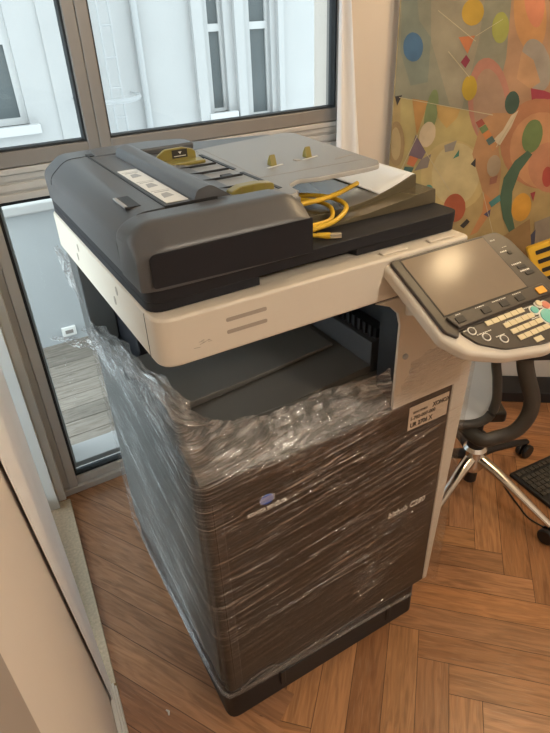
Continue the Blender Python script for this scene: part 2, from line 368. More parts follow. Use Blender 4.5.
# ---- window wall: glazed bottom, transom rail, two panes above
def frame_rect(b, x0, x1, z0, z1, w, y0, y1, mi=0):
    box(b, x0, x0+w, y0, y1, z0, z1, mi); box(b, x1-w, x1, y0, y1, z0, z1, mi)
    box(b, x0+w, x1-w, y0, y1, z0, z0+w, mi); box(b, x0+w, x1-w, y0, y1, z1-w, z1, mi)
# lower glazed door
b = nb()
box(b, -0.205, -0.178, YW-0.004, YW+0.08, 0, 2.32)
box(b, -0.178, -0.150, YW+0.012, YW+0.08, 0.02, 1.12)
box(b, -0.150, -0.118, YW, YW+0.07, 0.02, 1.12)
box(b, -0.178, 1.13, YW-0.006, YW+0.08, 0.0, 0.028)
box(b, -0.118, 1.13, YW+0.008, YW+0.07, 0.028, 0.062)
box(b, 1.08, 1.13, YW, YW+0.07, 0.03, 1.12)
d2 = struct('window_1', b, ALU, bevel=0.003, seg=2)
b = nb(); frame_rect(b, -0.118, 1.08, 0.062, 1.12, 0.010, YW+0.020, YW+0.05); obj('gasket', b, GASK, d2, smooth=False)
b = nb(); box(b, -0.110, 1.072, YW+0.032, YW+0.038, 0.07, 1.112); obj('glass_pane', b, GLASS, d2, smooth=False)
b = nb(); box(b, -0.105, 1.06, YW+0.081, YW+0.20, -0.02, 0.075); box(b, -0.19, -0.095, YW+0.081, YW+0.20, -0.02, 1.10); obj('outer_sill', b, OFRAME, d2, bevel=0.004, seg=2)
# transom rail with grooves, and the upper panes
b = nb()
box(b, -0.178, 1.13, YW+0.012, YW+0.08, 1.12, 1.215)
for z0, z1, o_ in ((1.123, 1.143, 0.0), (1.150, 1.170, 0.004), (1.178, 1.196, 0.004), (1.198, 1.214, -0.006)):
    box(b, -0.178, 1.13, YW+o_, YW+0.05, z0, z1)
struct('trim_3', b, ALU, bevel=0.002, seg=2)
def upper(name, x0, x1, wl, wr):
    b = nb(); y0, y1 = YW-0.004, YW+0.07
    box(b, x0, x0+wl, y0, y1, 1.216, 2.32); box(b, x1-wr, x1, y0, y1, 1.216, 2.32)
    box(b, x0+wl, x1-wr, y0, y1, 1.216, 1.258); box(b, x0+wl, x1-wr, y0, y1, 2.27, 2.32)
    w = struct(name, b, ALUD, bevel=0.003, seg=2)
    b = nb(); frame_rect(b, x0+wl, x1-wr, 1.258, 2.27, 0.006, YW+0.008, YW+0.045); obj('gasket', b, GASK, w, smooth=False)
    b = nb(); box(b, x0+wl+0.004, x1-wr-0.004, YW+0.026, YW+0.032, 1.262, 2.266); obj('glass_pane', b, GLASS, w, smooth=False)
upper('window_2', -0.178, 0.2125, 0.04, 0.034)
upper('window_3', 0.2135, 1.13, 0.034, 0.05)
# ---- outside: deck, parapet, neighbour
b = nb(); uvl = b.loops.layers.uv.new('UVMap'); cl = b.loops.layers.float_color.new('plank'); rr = random.Random(5)
y = 1.28
while y < 2.42:
    k = rr.uniform(0.8, 1.15); c = (0.20*k, 0.18*k, 0.155*k, 1); n0 = len(b.faces)
    box(b, -2.5, 3.6, y, y+0.108, -0.075, -0.05); ox = rr.uniform(0, 40)
    b.faces.ensure_lookup_table()
    for f in list(b.faces)[n0:]:
        for l in f.loops: l[uvl].uv = (l.vert.co.x + ox, l.vert.co.y * 1.0 + ox); l[cl] = c
    y += 0.112
struct('deck', b, DECKM, smooth=False)
b = nb(); box(b, -2.6, 3.7, 1.26, 2.62, -0.3, -0.076); struct('deck_base', b, GASK)
b = nb(); box(b, -2.6, 3.7, 2.42, 2.60, -0.076, 0.72); struct('parapet_wall', b, STUCCO2, bevel=0.006)
b = nb(); box(b, -2.6, 3.7, 2.385, 2.64, 0.72, 0.775); struct('parapet_cap', b, OFRAME, bevel=0.012)
op = thing('wall_outlet', 'small white weatherproof socket low on the white parapet wall outside', 'outlet', (0.165, 2.42, 0.0))
b = nb(); box(b, 0.125, 0.205, 2.404, 2.4195, -0.012, 0.046); obj('cover', b, WFRAME, op, bevel=0.005)
b = nb(); box(b, 0.143, 0.187, 2.401, 2.404, 0.006, 0.028); obj('socket', b, ALUD, op, smooth=False)
# neighbour building: white facade with recessed windows
YF = 4.6
nbld = thing('neighbour_building', 'white stucco building facing the window, with narrow tall windows', 'building', (2.5, 4.9, -1.0))
holes = [(-0.55, 0.56, 0.83, 2.6), (2.22, 2.38, 0.74, 2.6), (2.64, 2.86, 0.66, 2.6)]
b = nb(); xs = [-4.0] + [v for h in holes for v in h[:2]] + [7.0]
for i in range(0, len(xs), 2): box(b, xs[i], xs[i+1], YF, YF+0.4, -1.0, 5.0)
for x0, x1, z0, z1 in holes: box(b, x0, x1, YF, YF+0.4, -1.0, z0); box(b, x0, x1, YF, YF+0.4, z1, 5.0)
for x0, x1 in ((2.06, 2.16), (2.47, 2.56), (2.92, 2.98), (3.9, 3.97)): box(b, x0, x1, YF-0.05, YF+0.02, -1.0, 5.0)
box(b, 0.80, 1.18, YF-0.015, YF+0.02, -1.0, 5.0)
obj('facade', b, STUCCO, nbld)
for x0, x1, z0, z1 in holes:
    b = nb(); t = 0.05 if x1-x0 > 0.5 else 0.028
    frame_rect(b, x0, x1, z0, z1, t, YF+0.05, YF+0.10); box(b, x0+t, x1-t, YF+0.05, YF+0.10, 1.40, 1.46)
    w = obj('window', b, OFRAME, nbld)
    b = nb(); box(b, x0+t, x1-t, YF+0.07, YF+0.08, z0+t, z1-t); obj('pane', b, OUTGL, w, smooth=False)
    b = nb(); box(b, x0-0.07, x1+0.07, YF-0.06, YF+0.05, z0-0.07, z0); obj('window_sill', b, OFRAME, nbld, bevel=0.006)
# ladder with safety hoops
lad = thing('wall_ladder', 'white metal caged ladder fixed to the white building outside', 'ladder', (1.28, 4.5, -1.0))
b = nb()
for x in (1.235, 1.325): tube(b, [(x, 4.47, -1.0), (x, 4.47, 4.8)], 0.010, 8)
obj('rail', b, WHITEM, lad)
for k in range(26):
    b = nb(); tube(b, [(1.235, 4.47, -0.98 + k*0.225), (1.325, 4.47, -0.98 + k*0.225)], 0.009, 8); obj('rung', b, WHITEM, lad)
for z in (-0.2, 0.985, 2.2, 3.4):
    b = nb(); tube(b, [(1.19 + 0.25*math.cos(a), 4.46 - 0.36*math.sin(a), z) for a in (math.pi*k/18 for k in range(19))], 0.018, 8)
    for x in (0.94, 1.44): tube(b, [(x, 4.45, z), (x, 4.63, z)], 0.010, 8)
    obj('safety_hoop', b, WHITEM, lad)
b = nb(); tube(b, [(1.56, 4.56, -1), (1.56, 4.56, 4.9)], 0.028, 12); tag(obj('drain_pipe', b, WHITEM), 'thin white pipe running up the building beside the ladder', 'pipe')
# ================================================================== CURTAINS
def cloth(name, f, nu, nv, label, thick=0.0015):
    b = nb(); V = [[b.verts.new(f(i/nu, j/nv)) for j in range(nv+1)] for i in range(nu+1)]
    for i in range(nu):
        for j in range(nv): b.faces.new((V[i][j], V[i+1][j], V[i+1][j+1], V[i][j+1]))
    o = obj(name, b, CURT); s = o.modifiers.new('t', 'SOLIDIFY'); s.thickness = thick
    return tag(o, label, 'curtain')
def f1(u, v):     # gathered at the right edge of the upper window
    z = 0.05 + 2.28*v; x0, x1 = 1.045, max(1.085, 1.17 - 0.127*(z-1.05))
    return (x0 + (x1-x0)*u + 0.004*math.sin(9*u+2*v), YW-0.040 - 0.012*math.sin(u*3.2*math.pi) - 0.006*math.sin(3*v+5*u), z)
cloth('sheer_curtain', f1, 60, 30, 'white sheer curtain gathered at the right edge of the window')
def f2(u, v):     # pulled back beside the left opening, narrow at the hem
    z = 0.024 + 2.1*v; wdt = 0.035 + 0.285*min(1.3, z)
    s = -0.012 - wdt*u
    return onl(s, -0.0150 + 0.0016*math.sin(u*5.3*math.pi+1) + 0.001*math.sin(5*v+u*7), z)
cloth('sheer_curtain', f2, 40, 40, 'white sheer curtain pulled back over the left wall beside the stone threshold', 0.0012)
# ================================================================== PAINTING
def painting():
    th = 0.03; u1 = 1.42; z0, z1 = 0.55, 2.15
    # crop pixel -> wall coordinates through the unprojection baked below
    return th, u1, z0, z1
th, U1, Z0, Z1 = 0.03, 1.42, 0.55, 2.15
pt = thing('abstract_painting', 'large abstract canvas of muted coloured ovals and wedges on beige wall', 'painting', onw(0.7, 0.02, 1.3))
cols = []; pmats = []
def pm(c):
    c = tuple(int(0.74*a + 0.26*g) for a, g in zip(c, (138, 120, 98)))
    if c in cols: return cols.index(c)
    m = mat('paint_%d' % len(cols), srgb(*c), 0.8, noise_amt=0.42, noise_scale=11, bump=0.15, bump_scale=300); cols.append(c); pmats.append(m); return len(cols)-1
b = nb(); e = pm((186, 168, 120))
b2 = b
prism(b, [(0.0, 0.004), (U1, 0.004), (U1, th), (0.0, th)], lambda p, t: onw(p[0], p[1], t), Z0, Z1, e)
lay = [0]
def patch(pts, c):
    lay[0] += 1; out = th + 0.0002 + lay[0]*0.00006
    pts = [(min(max(p[0], 0.002), U1-0.002), min(max(p[1], Z0+0.002), Z1-0.002)) for p in pts]
    try: b.faces.new([b.verts.new(onw(p[0], out, p[1])) for p in pts]).material_index = pm(c)
    except ValueError: pass
PAINT = [
 ((172, 146, 92), [(-0.027, 1.29), (0.364, 1.212), (0.641, 1.207), (0.77, 0.642), (-0.012, 0.636)]),
 ((178, 160, 98), [(0.024, 1.278), (0.364, 1.212), (0.301, 0.952), (0.061, 0.815)]),
 ((128, 130, 112), [(-0.056, 1.73), (0.379, 1.711), (0.385, 1.562), (0.383, 1.379), (0.358, 1.207), (-0.013, 1.276)]),
 ((146, 138, 116), [(0.087, 1.724), (0.282, 1.715), (0.28, 1.446), (0.251, 1.229), (0.207, 1.237), (0.116, 1.451)]),
 ((112, 124, 112), [(-0.013, 1.673), (0.037, 1.671), (0.069, 1.514), (0.115, 1.461), (0.118, 1.321), (0.058, 1.311), (0.012, 1.422)]),
 ((170, 128, 96), [(0.357, 1.712), (0.527, 1.704), (0.641, 1.207), (0.364, 1.207), (0.381, 1.39)]),
 ((176, 112, 96), [(0.42, 1.251), (0.427, 1.214), (0.429, 1.179), (0.426, 1.147), (0.419, 1.121), (0.407, 1.102), (0.391, 1.092), (0.373, 1.091), (0.353, 1.099), (0.332, 1.116), (0.313, 1.141), (0.295, 1.172), (0.281, 1.207), (0.271, 1.244), (0.266, 1.28), (0.265, 1.314), (0.269, 1.344), (0.277, 1.367), (0.288, 1.384), (0.303, 1.392), (0.321, 1.393), (0.339, 1.386), (0.359, 1.37), (0.377, 1.348), (0.394, 1.319), (0.409, 1.287)]),
 ((160, 128, 104), [(0.409, 1.227), (0.416, 1.193), (0.419, 1.161), (0.418, 1.132), (0.413, 1.108), (0.404, 1.091), (0.392, 1.081), (0.378, 1.081), (0.362, 1.089), (0.345, 1.104), (0.33, 1.127), (0.315, 1.156), (0.303, 1.188), (0.294, 1.222), (0.288, 1.255), (0.287, 1.286), (0.288, 1.313), (0.294, 1.335), (0.303, 1.35), (0.314, 1.358), (0.328, 1.359), (0.342, 1.351), (0.358, 1.337), (0.373, 1.316), (0.387, 1.29), (0.4, 1.26)]),
 ((196, 136, 78), [(0.489, 1.523), (0.495, 1.496), (0.498, 1.47), (0.497, 1.447), (0.493, 1.429), (0.485, 1.415), (0.474, 1.408), (0.461, 1.407), (0.446, 1.414), (0.431, 1.427), (0.417, 1.445), (0.403, 1.467), (0.392, 1.493), (0.384, 1.52), (0.378, 1.546), (0.376, 1.571), (0.378, 1.593), (0.383, 1.61), (0.391, 1.622), (0.401, 1.628), (0.414, 1.629), (0.427, 1.623), (0.442, 1.611), (0.456, 1.595), (0.469, 1.573), (0.48, 1.549)]),
 ((206, 120, 86), [(0.473, 1.571), (0.478, 1.55), (0.481, 1.53), (0.481, 1.512), (0.479, 1.497), (0.475, 1.487), (0.469, 1.481), (0.461, 1.481), (0.452, 1.486), (0.442, 1.496), (0.432, 1.51), (0.422, 1.528), (0.414, 1.548), (0.408, 1.569), (0.403, 1.59), (0.401, 1.609), (0.401, 1.626), (0.403, 1.64), (0.407, 1.649), (0.413, 1.654), (0.421, 1.654), (0.43, 1.65), (0.439, 1.64), (0.449, 1.627), (0.458, 1.61), (0.466, 1.591)]),
 ((150, 142, 134), [(0.534, 1.372), (0.54, 1.352), (0.544, 1.333), (0.544, 1.315), (0.541, 1.3), (0.535, 1.289), (0.526, 1.283), (0.514, 1.281), (0.501, 1.284), (0.488, 1.292), (0.474, 1.305), (0.461, 1.321), (0.45, 1.339), (0.441, 1.359), (0.435, 1.379), (0.432, 1.398), (0.432, 1.415), (0.435, 1.429), (0.442, 1.44), (0.451, 1.446), (0.462, 1.447), (0.474, 1.444), (0.487, 1.436), (0.501, 1.425), (0.513, 1.409), (0.525, 1.392)]),
 ((184, 138, 98), [(0.43, 1.41), (0.475, 1.382), (0.512, 1.311), (0.482, 1.29), (0.428, 1.324)]),
 ((158, 38, 62), [(0.483, 1.292), (0.532, 1.283), (0.555, 1.274), (0.559, 1.254), (0.494, 1.253)]),
 ((178, 112, 76), [(0.699, 1.1), (0.704, 1.061), (0.7, 1.024), (0.688, 0.991), (0.667, 0.964), (0.64, 0.945), (0.607, 0.935), (0.57, 0.935), (0.533, 0.946), (0.497, 0.965), (0.465, 0.993), (0.439, 1.027), (0.419, 1.065), (0.408, 1.104), (0.406, 1.142), (0.413, 1.178), (0.427, 1.208), (0.448, 1.232), (0.475, 1.249), (0.507, 1.257), (0.54, 1.256), (0.575, 1.246), (0.609, 1.229), (0.639, 1.204), (0.666, 1.173), (0.686, 1.138)]),
 ((196, 136, 92), [(0.69, 1.075), (0.695, 1.042), (0.692, 1.011), (0.681, 0.982), (0.664, 0.959), (0.641, 0.943), (0.614, 0.935), (0.584, 0.935), (0.553, 0.944), (0.523, 0.961), (0.496, 0.984), (0.474, 1.013), (0.457, 1.045), (0.448, 1.079), (0.445, 1.112), (0.45, 1.142), (0.462, 1.169), (0.48, 1.189), (0.502, 1.204), (0.528, 1.211), (0.557, 1.21), (0.586, 1.202), (0.614, 1.187), (0.64, 1.165), (0.662, 1.139), (0.679, 1.108)]),
 ((184, 120, 88), [(0.692, 1.013), (0.695, 0.991), (0.693, 0.969), (0.686, 0.95), (0.674, 0.935), (0.659, 0.924), (0.641, 0.919), (0.62, 0.919), (0.599, 0.924), (0.579, 0.936), (0.561, 0.951), (0.545, 0.971), (0.534, 0.992), (0.527, 1.015), (0.525, 1.037), (0.528, 1.058), (0.536, 1.076), (0.548, 1.091), (0.563, 1.101), (0.581, 1.106), (0.601, 1.105), (0.621, 1.1), (0.64, 1.09), (0.658, 1.075), (0.673, 1.056), (0.685, 1.036)]),
 ((192, 168, 108), [(0.377, 0.967), (0.374, 0.935), (0.364, 0.905), (0.347, 0.88), (0.323, 0.861), (0.296, 0.849), (0.265, 0.845), (0.234, 0.849), (0.203, 0.862), (0.176, 0.882), (0.153, 0.908), (0.137, 0.938), (0.127, 0.971), (0.125, 1.004), (0.13, 1.036), (0.142, 1.064), (0.16, 1.087), (0.183, 1.104), (0.209, 1.114), (0.238, 1.117), (0.268, 1.113), (0.296, 1.101), (0.323, 1.083), (0.345, 1.059), (0.362, 1.031), (0.373, 0.999)]),
 ((200, 182, 130), [(0.351, 0.978), (0.349, 0.95), (0.341, 0.924), (0.329, 0.901), (0.312, 0.884), (0.292, 0.873), (0.27, 0.869), (0.247, 0.872), (0.225, 0.882), (0.205, 0.899), (0.188, 0.922), (0.176, 0.948), (0.169, 0.976), (0.167, 1.005), (0.171, 1.033), (0.18, 1.058), (0.193, 1.079), (0.21, 1.095), (0.229, 1.105), (0.25, 1.108), (0.272, 1.105), (0.292, 1.096), (0.312, 1.08), (0.328, 1.059), (0.34, 1.035), (0.348, 1.007)]),
 ((192, 124, 72), [(0.337, 1.023), (0.374, 1.004), (0.41, 0.925), (0.414, 0.836), (0.376, 0.758), (0.347, 0.743), (0.383, 0.843), (0.379, 0.925)]),
 ((178, 128, 84), [(0.364, 1.212), (0.33, 1.19), (0.311, 1.068), (0.371, 0.925), (0.438, 0.87), (0.429, 1.003), (0.4, 1.104), (0.449, 1.211)]),
 ((44, 92, 138), [(0.09, 1.434), (0.09, 1.423), (0.088, 1.412), (0.084, 1.403), (0.079, 1.396), (0.072, 1.391), (0.064, 1.389), (0.055, 1.389), (0.047, 1.392), (0.039, 1.397), (0.032, 1.405), (0.026, 1.414), (0.023, 1.425), (0.021, 1.436), (0.021, 1.447), (0.023, 1.457), (0.027, 1.465), (0.032, 1.472), (0.039, 1.477), (0.047, 1.48), (0.055, 1.479), (0.064, 1.476), (0.071, 1.471), (0.078, 1.464), (0.084, 1.455), (0.088, 1.444)]),
 ((192, 150, 40), [(0.283, 1.525), (0.281, 1.516), (0.277, 1.508), (0.271, 1.501), (0.264, 1.496), (0.256, 1.494), (0.247, 1.493), (0.238, 1.495), (0.23, 1.499), (0.222, 1.505), (0.216, 1.513), (0.212, 1.522), (0.21, 1.531), (0.21, 1.541), (0.212, 1.55), (0.216, 1.558), (0.222, 1.564), (0.229, 1.569), (0.237, 1.571), (0.246, 1.572), (0.255, 1.57), (0.263, 1.566), (0.27, 1.56), (0.276, 1.552), (0.28, 1.544), (0.283, 1.534)]),
 ((150, 156, 66), [(0.374, 1.482), (0.375, 1.471), (0.373, 1.46), (0.37, 1.451), (0.366, 1.444), (0.36, 1.439), (0.353, 1.437), (0.346, 1.438), (0.339, 1.441), (0.333, 1.447), (0.327, 1.455), (0.322, 1.465), (0.319, 1.476), (0.317, 1.487), (0.317, 1.498), (0.318, 1.508), (0.322, 1.517), (0.326, 1.524), (0.332, 1.528), (0.338, 1.53), (0.345, 1.53), (0.352, 1.527), (0.358, 1.521), (0.364, 1.513), (0.369, 1.504), (0.372, 1.493)]),
 ((198, 108, 62), [(0.208, 1.46), (0.264, 1.463), (0.246, 1.408)]),
 ((132, 28, 56), [(0.226, 1.382), (0.242, 1.405), (0.258, 1.387), (0.245, 1.363)]),
 ((184, 152, 30), [(0.295, 1.295), (0.295, 1.285), (0.293, 1.276), (0.289, 1.268), (0.285, 1.262), (0.279, 1.258), (0.273, 1.256), (0.266, 1.257), (0.26, 1.26), (0.254, 1.266), (0.249, 1.273), (0.245, 1.282), (0.242, 1.291), (0.242, 1.301), (0.242, 1.311), (0.244, 1.32), (0.248, 1.328), (0.252, 1.334), (0.258, 1.337), (0.264, 1.339), (0.27, 1.338), (0.277, 1.335), (0.282, 1.33), (0.287, 1.323), (0.291, 1.314), (0.294, 1.305)]),
 ((34, 66, 58), [(0.452, 1.241), (0.452, 1.232), (0.449, 1.224), (0.446, 1.217), (0.441, 1.211), (0.436, 1.208), (0.43, 1.207), (0.423, 1.208), (0.417, 1.211), (0.412, 1.217), (0.407, 1.224), (0.404, 1.232), (0.402, 1.241), (0.401, 1.25), (0.402, 1.259), (0.404, 1.268), (0.408, 1.274), (0.412, 1.28), (0.418, 1.283), (0.424, 1.284), (0.43, 1.283), (0.436, 1.279), (0.441, 1.274), (0.446, 1.267), (0.449, 1.259), (0.452, 1.25)]),
 ((26, 26, 32), [(0.004, 1.276), (0.03, 1.28), (0.014, 1.244)]),
 ((180, 128, 62), [(0.067, 1.267), (0.127, 1.257), (0.096, 1.138)]),
 ((110, 130, 80), [(0.164, 1.213), (0.162, 1.193), (0.158, 1.175), (0.154, 1.159), (0.149, 1.147), (0.143, 1.138), (0.138, 1.134), (0.132, 1.135), (0.127, 1.141), (0.123, 1.151), (0.12, 1.166), (0.118, 1.183), (0.118, 1.201), (0.119, 1.221), (0.121, 1.24), (0.125, 1.258), (0.129, 1.273), (0.134, 1.285), (0.139, 1.293), (0.145, 1.296), (0.15, 1.295), (0.155, 1.29), (0.159, 1.28), (0.162, 1.267), (0.164, 1.251), (0.165, 1.232)]),
 ((190, 150, 80), [(0.157, 1.246), (0.245, 1.227), (0.237, 1.197), (0.204, 1.162), (0.168, 1.199)]),
 ((212, 190, 156), [(0.165, 1.134), (0.162, 1.123), (0.158, 1.114), (0.153, 1.106), (0.146, 1.1), (0.139, 1.096), (0.132, 1.095), (0.125, 1.097), (0.118, 1.101), (0.113, 1.108), (0.109, 1.117), (0.106, 1.127), (0.105, 1.138), (0.106, 1.149), (0.109, 1.159), (0.113, 1.169), (0.118, 1.176), (0.125, 1.182), (0.132, 1.186), (0.139, 1.186), (0.146, 1.185), (0.152, 1.18), (0.158, 1.174), (0.162, 1.166), (0.164, 1.156), (0.165, 1.145)]),
 ((214, 198, 168), [(0.431, 1.202), (0.454, 1.22), (0.438, 1.162), (0.409, 1.099), (0.377, 1.114), (0.41, 1.152)]),
 ((92, 120, 66), [(0.556, 1.12), (0.554, 1.106), (0.551, 1.094), (0.545, 1.083), (0.538, 1.075), (0.53, 1.07), (0.521, 1.069), (0.512, 1.071), (0.504, 1.077), (0.496, 1.086), (0.49, 1.097), (0.486, 1.11), (0.484, 1.124), (0.484, 1.138), (0.486, 1.152), (0.49, 1.164), (0.495, 1.174), (0.502, 1.182), (0.51, 1.186), (0.519, 1.187), (0.528, 1.185), (0.536, 1.18), (0.543, 1.171), (0.549, 1.161), (0.553, 1.148), (0.556, 1.134)]),
 ((48, 86, 66), [(0.513, 1.078), (0.533, 1.063), (0.499, 1.002), (0.485, 0.924), (0.495, 0.843), (0.525, 0.764), (0.505, 0.752), (0.468, 0.815), (0.441, 0.897), (0.443, 0.977), (0.473, 1.041)]),
 ((216, 150, 40), [(0.568, 0.852), (0.566, 0.839), (0.562, 0.827), (0.557, 0.817), (0.55, 0.81), (0.541, 0.805), (0.532, 0.804), (0.523, 0.807), (0.514, 0.812), (0.507, 0.821), (0.5, 0.831), (0.496, 0.844), (0.494, 0.857), (0.493, 0.871), (0.495, 0.884), (0.499, 0.896), (0.505, 0.905), (0.512, 0.912), (0.52, 0.917), (0.529, 0.918), (0.538, 0.915), (0.546, 0.91), (0.554, 0.902), (0.56, 0.891), (0.565, 0.879), (0.567, 0.866)]),
 ((166, 52, 44), [(0.624, 0.978), (0.625, 0.969), (0.624, 0.96), (0.623, 0.953), (0.62, 0.947), (0.617, 0.943), (0.613, 0.941), (0.608, 0.941), (0.603, 0.944), (0.598, 0.948), (0.594, 0.955), (0.59, 0.963), (0.587, 0.972), (0.586, 0.981), (0.585, 0.99), (0.585, 0.999), (0.587, 1.006), (0.59, 1.012), (0.593, 1.016), (0.597, 1.018), (0.602, 1.017), (0.607, 1.015), (0.611, 1.01), (0.616, 1.004), (0.619, 0.996), (0.622, 0.987)]),
 ((150, 40, 50), [(0.554, 0.917), (0.572, 0.924), (0.571, 0.883)]),
 ((168, 72, 42), [(0.315, 0.853), (0.313, 0.84), (0.31, 0.827), (0.304, 0.816), (0.296, 0.808), (0.286, 0.803), (0.276, 0.801), (0.265, 0.802), (0.255, 0.807), (0.246, 0.815), (0.238, 0.826), (0.232, 0.838), (0.229, 0.852), (0.228, 0.866), (0.229, 0.88), (0.233, 0.892), (0.239, 0.902), (0.247, 0.91), (0.256, 0.915), (0.267, 0.917), (0.277, 0.916), (0.287, 0.911), (0.296, 0.903), (0.304, 0.893), (0.31, 0.881), (0.313, 0.867)]),
 ((96, 78, 96), [(0.092, 1.141), (0.136, 1.077), (0.123, 1.05), (0.072, 1.064)]),
 ((204, 104, 60), [(0.077, 1.065), (0.109, 1.054), (0.094, 1.022), (0.067, 1.033)]),
 ((30, 78, 78), [(0.06, 1.024), (0.096, 1.02), (0.088, 0.999), (0.054, 1.003)]),
 ((38, 118, 118), [(0.183, 0.923), (0.184, 0.916), (0.183, 0.909), (0.181, 0.903), (0.177, 0.899), (0.174, 0.895), (0.169, 0.894), (0.164, 0.894), (0.159, 0.895), (0.155, 0.899), (0.15, 0.904), (0.147, 0.91), (0.145, 0.916), (0.143, 0.924), (0.143, 0.931), (0.144, 0.937), (0.146, 0.943), (0.15, 0.948), (0.153, 0.951), (0.158, 0.953), (0.163, 0.953), (0.168, 0.951), (0.172, 0.948), (0.176, 0.943), (0.18, 0.937), (0.182, 0.93)]),
 ((120, 110, 104), [(0.12, 1.05), (0.157, 1.07), (0.149, 1.019), (0.098, 1.007)]),
 ((150, 60, 48), [(0.307, 1.181), (0.327, 1.194), (0.342, 1.176), (0.321, 1.161)]),
 ((92, 120, 70), [(0.323, 1.16), (0.343, 1.174), (0.358, 1.156), (0.337, 1.14)]),
 ((206, 120, 60), [(0.338, 1.139), (0.358, 1.153), (0.374, 1.135), (0.352, 1.12)]),
 ((60, 90, 90), [(0.354, 1.118), (0.374, 1.133), (0.389, 1.114), (0.368, 1.098)]),
 ((190, 130, 80), [(0.37, 1.097), (0.39, 1.112), (0.405, 1.093), (0.384, 1.077)]),
 ((164, 144, 118), [(0.424, 1.018), (0.423, 1.009), (0.421, 1.0), (0.417, 0.992), (0.412, 0.987), (0.407, 0.983), (0.401, 0.982), (0.394, 0.983), (0.388, 0.986), (0.383, 0.992), (0.378, 0.999), (0.375, 1.008), (0.373, 1.018), (0.372, 1.027), (0.373, 1.037), (0.375, 1.046), (0.379, 1.053), (0.384, 1.058), (0.389, 1.062), (0.395, 1.063), (0.402, 1.062), (0.408, 1.058), (0.413, 1.053), (0.418, 1.046), (0.421, 1.037), (0.423, 1.028)]),
 ((150, 90, 72), [(0.391, 0.978), (0.419, 0.988), (0.418, 0.958), (0.393, 0.951)]),
 ((28, 28, 34), [(0.31, 1.03), (0.326, 1.053), (0.33, 1.018)]),
 ((40, 116, 104), [(0.24, 1.051), (0.26, 1.085), (0.262, 1.061)]),
 ((30, 30, 32), [(0.302, 0.786), (0.326, 0.815), (0.339, 0.803), (0.318, 0.775)]),
 ((52, 52, 92), [(0.389, 0.833), (0.413, 0.854), (0.413, 0.82)]),
 ((52, 124, 124), [(0.401, 0.881), (0.438, 0.914), (0.446, 0.889), (0.415, 0.862)]),
 ((150, 122, 80), [(0.053, 1.109), (0.053, 1.089), (0.052, 1.071), (0.049, 1.054), (0.045, 1.04), (0.039, 1.031), (0.032, 1.026), (0.024, 1.026), (0.016, 1.031), (0.009, 1.041), (0.002, 1.055), (-0.003, 1.071), (-0.007, 1.09), (-0.01, 1.11), (-0.01, 1.13), (-0.009, 1.148), (-0.005, 1.164), (-0.001, 1.177), (0.005, 1.186), (0.012, 1.19), (0.019, 1.19), (0.027, 1.185), (0.034, 1.176), (0.04, 1.163), (0.046, 1.147), (0.05, 1.129)]),
 ((176, 154, 108), [(0.038, 1.11), (0.039, 1.095), (0.038, 1.081), (0.037, 1.069), (0.034, 1.06), (0.03, 1.053), (0.026, 1.049), (0.021, 1.049), (0.016, 1.053), (0.012, 1.06), (0.007, 1.07), (0.004, 1.082), (0.001, 1.096), (-0.0, 1.11), (-0.001, 1.124), (-0.0, 1.138), (0.002, 1.15), (0.004, 1.159), (0.008, 1.165), (0.012, 1.169), (0.017, 1.169), (0.022, 1.165), (0.026, 1.158), (0.03, 1.149), (0.034, 1.137), (0.037, 1.124)]),
 ((140, 134, 124), [(0.202, 1.101), (0.247, 1.119), (0.239, 1.082), (0.208, 1.076)]),
 ((140, 128, 114), [(0.592, 0.801), (0.647, 0.826), (0.716, 0.641), (0.622, 0.67)]),
 ((50, 54, 84), [(0.585, 0.744), (0.602, 0.772), (0.612, 0.7), (0.598, 0.691)]),
 ((148, 112, 66), [(0.48, 0.743), (0.571, 0.815), (0.614, 0.64), (0.456, 0.639)]),
 ((196, 184, 150), [(0.129, 1.541), (0.268, 1.445), (0.269, 1.447), (0.13, 1.543)]),
 ((196, 184, 150), [(0.267, 1.461), (0.35, 1.509), (0.349, 1.51), (0.265, 1.462)]),
 ((196, 184, 150), [(0.178, 1.416), (0.262, 1.333), (0.264, 1.334), (0.18, 1.418)]),
 ((196, 184, 150), [(0.019, 1.272), (0.365, 1.204), (0.365, 1.207), (0.019, 1.274)]),
 ((196, 184, 150), [(0.097, 1.141), (0.044, 1.008), (0.047, 1.006), (0.1, 1.14)]),
 ((196, 184, 150), [(0.135, 1.076), (0.245, 0.925), (0.247, 0.926), (0.137, 1.077)]),
 ((196, 184, 150), [(0.37, 0.925), (0.436, 0.757), (0.438, 0.758), (0.372, 0.925)]),
 ((196, 184, 150), [(0.397, 1.091), (0.45, 1.21), (0.448, 1.211), (0.394, 1.093)]),
]
for c_, pts_ in PAINT: patch(pts_, c_)
po = obj('canvas', b, pmats, pt, smooth=False)
# ================================================================== PRINTER
PR = thing('multifunction_printer', 'large office copier wrapped in stretch film with dark document feeder on top', 'printer', (0.32, 0.36, 0))
# base
b = nb(); prism(b, rpoly([(0.0,0.0),(0.62,0.0),(0.62,0.735),(0.012,0.735)], [0.03,0.02,0.02,0.03]), XY, 0.002, 0.122)
obj('base', b, BLACK, PR, bevel=0.004, seg=2)
b = nb(); box(b, 0.15, 0.52, -0.006, 0.01, 0.052, 0.095); box(b, 0.15, 0.165, -0.010, 0.0, 0.045, 0.10); box(b, 0.505, 0.52, -0.010, 0.0, 0.045, 0.10)
obj('base_handle', b, BLACK, PR, bevel=0.002, seg=2)
